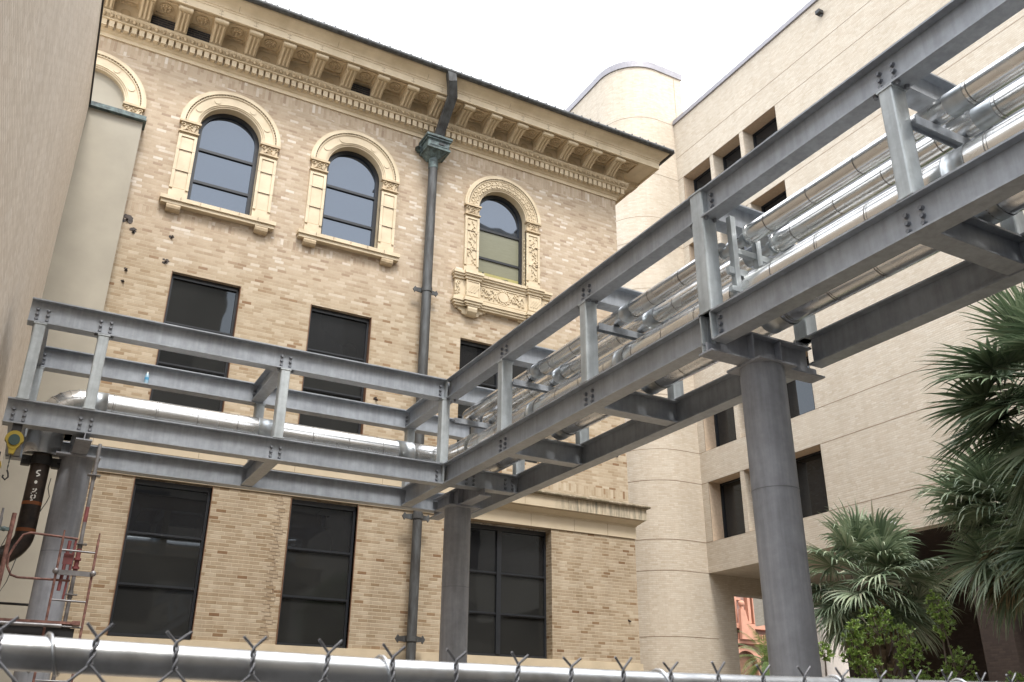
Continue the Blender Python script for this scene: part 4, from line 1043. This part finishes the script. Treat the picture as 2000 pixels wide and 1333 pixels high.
# ================================================================ PALMS
def fan(mb, o, d, size, rr, nleaf=34, droop=.5, spread=250):
    """costapalmate fan: leaflets radiate from o around direction d"""
    o = Vector(o); d = Vector(d).normalized(); up = Vector((0, 0, 1)); s = d.cross(up)
    if s.length < .1: s = Vector((1, 0, 0))
    s.normalize(); roll = rr.uniform(-.5, .5); nrm = s.cross(d).normalized()
    s = (s*cos(roll)+nrm*sin(roll)).normalized(); nrm = s.cross(d).normalized()
    for i in range(nleaf):
        a = RD(spread)*((i+.5)/nleaf-.5); L = size*(1-.22*abs(a)/2.2)*rr.uniform(.88, 1.06)
        lr = rr.uniform(.3, 1.8); dr = (d*cos(a)+s*sin(a)+nrm*rr.uniform(-.08, .08)).normalized(); w_ = size*.024; side = nrm.cross(dr).normalized()
        fold = .45*abs(a)/2.2; p = o+Vector((0, 0, 0)); prev = None; seg = 6; v = dr+nrm*(.12-fold*.2); v.normalize()
        vs = []; 
        for k in range(seg+1):
            t = k/seg; ww = w_*(.35+1.1*min(1, t*2.2))*(1 if t < .45 else max(.02, 1-(t-.45)/.55))
            vs += [p-side*ww+nrm*ww*.5, p, p+side*ww+nrm*ww*.5]
            g_ = droop*(max(0, t-.3)**1.2)*1.5/seg*lr
            v = (v+Vector((0, 0, -g_*3.2))).normalized(); p = p+v*(L/seg)
        fs = []
        for k in range(seg):
            b = k*3; fs += [(b, b+1, b+4, b+3), (b+1, b+2, b+5, b+4)]
        mb.add(vs, fs)
def palm(name, label, cx, cy, cz, h, R, nf, seed, size, droop, mat, dirs=None, dry=10, group='fan palms', elo=-55, ehi=80):
    rr = random.Random(seed); t = thing(name, label, 'palm tree', group)
    tr = MB(); n = 14; pts = [(cx+.03*sin(i), cy+.03*cos(i*1.3), GZ+(cz-GZ)*i/n) for i in range(n+1)]
    tr.tube(pts, [.2-.04*i/n+.012*(i % 2) for i in range(n+1)], 14)
    for i in range(60):
        a = i*2.4; z = cz-.1-1.6*i/60; tr.obox((cx+.2*cos(a), cy+.2*sin(a), z), (cos(a)*.05, sin(a)*.05, .1), (-sin(a)*.04, cos(a)*.04, 0), (cos(a)*.01, sin(a)*.01, -.01))
    part(tr, 'trunk', 'trunk', t)
    c = MB(); st = MB()
    for i in range(nf):
        if dirs and i < len(dirs): az, el, ln = dirs[i]
        else: az = rr.uniform(0, 360); el = elo+(ehi-elo)*rr.random(); ln = R*rr.uniform(.8, 1.1)
        az, el = RD(az), RD(el); d = Vector((cos(az)*cos(el), sin(az)*cos(el), sin(el))); o = Vector((cx, cy, cz))
        q = o+d*ln*.5; e = o+d*ln+Vector((0, 0, -.16*ln*ln)); st.tube([o, q, e], .016, 6)
        dd = (e-q).normalized(); fan(c, e, dd, size*rr.uniform(.85, 1.1), rr, droop=droop*rr.uniform(.6, 1.4))
    part(c, 'crown', mat, t); part(st, 'leaf_stalk', 'palm2', t)
    if dry:
        dm = MB()
        for i in range(dry):
            az = rr.uniform(0, 2*pi); o = Vector((cx+.3*cos(az), cy+.3*sin(az), cz-.35-rr.random()*.5)); fan(dm, o, (cos(az)*.5, sin(az)*.5, -1), size*.8, rr, nleaf=22, droop=.9, spread=150)
        part(dm, 'dead_leaf_skirt', 'palmdry', t)
    return t
palm('fan_palm', 'large dark green fan palm at the right edge with spiky star shaped leaves', 11.2, 5.95, 4.12, 5, 1.0, 64, 11, .92, .35, 'palm',
     dirs=[(165, 62, .95), (150, 75, .9), (150, 22, 1.0), (165, -12, 1.05), (170, 50, .9), (180, -40, 1.05), (140, -30, .9), (200, 15, .9), (120, 5, 1.0), (230, -30, 1.0), (160, -55, 1.1), (145, 0, .8)])
palm('fan_palm', 'drooping fan palm hanging lower at the right beside the leafy shrubs', 12.7, 7.85, 2.95, 4, .8, 52, 21, .92, 1.2, 'palm2', elo=-70, ehi=75, dry=22)
palm('fan_palm', 'smaller bushy fan palm right behind the nearest grey column', 12.35, 10.5, 2.4, 4, .75, 46, 31, .80, 1.2, 'palm2', elo=-50, ehi=88, dry=8)
palm('fan_palm', 'dark drooping fan palm cut by the right frame edge, lowest of the right pair', 12.1, 6.3, 2.5, 4, .85, 44, 41, .95, 1.1, 'palm', elo=-60, ehi=60, dry=10)

# ================================================================ SHRUBS
def shrub(label, x, y, z0, tips, seed, nb=5):
    rr = random.Random(seed); t = thing('leafy_shrub', label, 'shrub', 'bright green shrubs')
    st = MB(); lf = MB()
    for (tx, ty, tz, rad) in tips:
        B = Vector((x, y, GZ)); T = Vector((tx, ty, tz)); M = (B+T)/2+Vector((rr.uniform(-.2, .2), rr.uniform(-.2, .2), 0))
        st.tube([B, M, T], [.035, .022, .008], 6)
        ncl = int(170*rad*rad/.16)+22
        for i in range(ncl):
            u = rr.random(); d = Vector((rr.gauss(0, 1), rr.gauss(0, 1), rr.gauss(0, 1))).normalized()*rad*(rr.random()**.45)
            c = T+Vector((d.x, d.y, d.z*1.25)); 
            if rr.random() < .25: st.tube([T-Vector((0, 0, rad*.6)), c], .005, 4)
            nl = rr.randint(9, 14); ax = (d.normalized()+Vector((0, 0, .9))).normalized()
            for k in range(nl):
                a = rr.uniform(0, 2*pi); e = rr.uniform(.35, 1.2); u1 = ax.orthogonal().normalized(); u2 = ax.cross(u1)
                ld = (ax*cos(e)+(u1*cos(a)+u2*sin(a))*sin(e)).normalized(); sd_ = ld.cross(ax).normalized(); L = rr.uniform(.04, .07); w_ = L*.2; nn = sd_.cross(ld)
                lf.add([c, c+ld*L*.5+sd_*w_+nn*.004, c+ld*L, c+ld*L*.5-sd_*w_+nn*.004], [(0, 1, 2, 3)])
    part(st, 'stem', 'twig', t); part(lf, 'foliage', 'shrub', t)
shrub('round bright green shrub in front of the smaller palm', 10.0, 8.5, 0, [(9.75, 8.62, 1.02, .20), (10.0, 8.45, 1.36, .22), (10.28, 8.3, 1.10, .24), (9.9, 8.55, .72, .26), (10.35, 8.2, .62, .24), (9.62, 8.7, .50, .2), (10.15, 8.35, .45, .25), (9.7, 8.6, 1.28, .13)], 5)
shrub('tall narrow shrub sprouting a leafy tip against the dark undercroft', 10.6, 8.0, 0, [(10.60, 7.95, 1.60, .15), (10.63, 7.95, 1.36, .13), (10.7, 7.9, .86, .20), (10.5, 7.95, .55, .22), (10.85, 7.8, .5, .2)], 6)
shrub('small low shrub tip beside the right undercroft pier', 11.2, 7.4, 0, [(11.15, 7.45, .64, .11), (10.95, 7.6, .42, .15)], 7)
shrub('thin straggly shrub hugging the nearest grey column', 9.2, 8.9, 0, [(9.22, 8.95, 1.24, .13), (9.36, 8.8, 1.02, .10), (9.4, 8.8, .55, .14), (9.3, 8.9, .3, .16)], 8)

# ================================================================ RED BUILDING AND DATE PALM THROUGH THE PASSAGE
rd = thing('salmon_stone_building', 'salmon red ornate stone building seen through the passage', 'building')
part(MB().box(48, 62, 60, 72, GZ, 19), 'wall', 'salmon_brick', rd)
m_ = MB()
for x in (53.7, 55.2, 55.75): m_.box(x-.14, x+.14, 59.6, 60, 8.9, 18)
m_.box(56.0, 62, 59.55, 60, 10.9, 11.3).box(48, 62, 59.3, 60, 8.4, 8.8).box(48, 56.6, 59.4, 60, 7.2, 7.5).box(56.1, 56.35, 59.5, 60, 8.8, 10.6)
m_.box(48, 54.4, 59.7, 60, 11.6, 11.9).box(48, 54.4, 59.7, 60, 10.7, 10.9)
m_.extrude([(53.6, 7.5), (55.4, 7.5), (55.0, 8.4), (54.4, 9.0), (54.2, 9.8), (53.7, 9.9)], (0, 59.3, 0), (0, 59.0, 0), (1, 0, 0), (0, 0, 1))
m_.sphere((54.0, 59.2, 10.35), .28, 12); m_.tube([(54.0, 59.2, 9.8), (54.0, 59.2, 10.1)], .18, 10)
for i in range(16): m_.box(53.6+i*.25, 53.72+i*.25, 59.4, 59.5, 7.5, 8.0)
ring(m_, 54.3, 5.4, 1.25, 1.65, 59.5, 60, n=20); ring(m_, 56.6, 5.4, .95, 1.2, 59.55, 60, n=20)
m_.box(52.6, 53.05, 59.6, 60, GZ, 5.4).box(55.6, 55.95, 59.6, 60, GZ, 5.4)
part(m_, 'stone_trim', 'salmon', rd)
m_ = MB(); n = 20; pts = [(54.3+1.25*cos(pi*i/n), 59.9, 5.4+1.25*sin(pi*i/n)) for i in range(n+1)]+[(53.05, 59.9, GZ), (55.55, 59.9, GZ)]
m_.add(pts, [tuple(range(len(pts)-1, -1, -1))]); m_.box(56.7, 57.5, 59.9, 59.99, 9.0, 10.5); part(m_, 'dark_opening', 'rust_frame', rd)
pb = thing('pale_rendered_building', 'bright pale wall glimpsed between column and shrubs', 'building')
part(MB().box(42.6, 52, 40, 41, GZ, 8).box(42.5, 52.1, 39.85, 41.1, 7.6, 8.2), 'wall', 'pale', pb)
part(MB().box(44.5, 45.3, 39.93, 39.99, 2, 3.6), 'window', 'frame', pb)
dtp = thing('date_palm', 'feathery date palm in front of the salmon building', 'palm tree')
part(MB().tube([(43.6, 46, GZ), (43.6, 46, 4.6)], .3, 10), 'trunk', 'trunk', dtp)
m_ = MB(); rr = random.Random(3)
for i in range(46):
    az = rr.uniform(0, 2*pi); el = rr.uniform(-.3, 1.35); v = Vector((cos(az)*cos(el), sin(az)*cos(el), sin(el))); p = Vector((43.6, 46, 4.6)); L = 2.6
    prev = p.copy()
    for k in range(14):
        v = (v+Vector((0, 0, -.10))).normalized(); p2 = p+v*L/14; sd_ = v.cross(Vector((0, 0, 1))).normalized()
        for s in (-1, 1):
            for q in (0, .5):
                b = p+(p2-p)*q; e = b+sd_*s*.42*sin(pi*(k+1.5)/16)+v*.22+Vector((0, 0, -.12)); m_.add([b, b+v*.05, e], [(0, 1, 2)])
        p = p2
part(m_, 'crown', 'shrub', dtp)

# ================================================================ BUILDING ACROSS THE YARD (mirrored in the windows)
op = thing('opposite_building', 'plain dark tan building across the yard, mirrored in the lower windows', 'building')
part(MB().box(-20, 8.5, -26, -14, GZ, 27.5).box(8.5, 16.5, -26, -14.05, GZ, 22.5), 'wall', 'opp', op)
m_ = MB()
for k in range(5):
    for i in range(5): m_.box(-12+i*4.2, -9.8+i*4.2, -14.02, -13.9, 1+k*4.6, 3.4+k*4.6)
part(m_, 'window', 'frame', op)
op = thing('opposite_tower_block', 'taller tan block across the yard, mirrored in the ornate arched window', 'building')
part(MB().box(24, 52, -30, -14, GZ, 36.5).box(16.5, 24, -30, -14.05, GZ, 31), 'wall', 'opp', op)
m_ = MB()
for k in range(6):
    for i in range(7): m_.box(18+i*4.2, 20.2+i*4.2, -14.1, -13.9, 1+k*4.6, 3.4+k*4.6)
part(m_, 'window', 'frame', op)
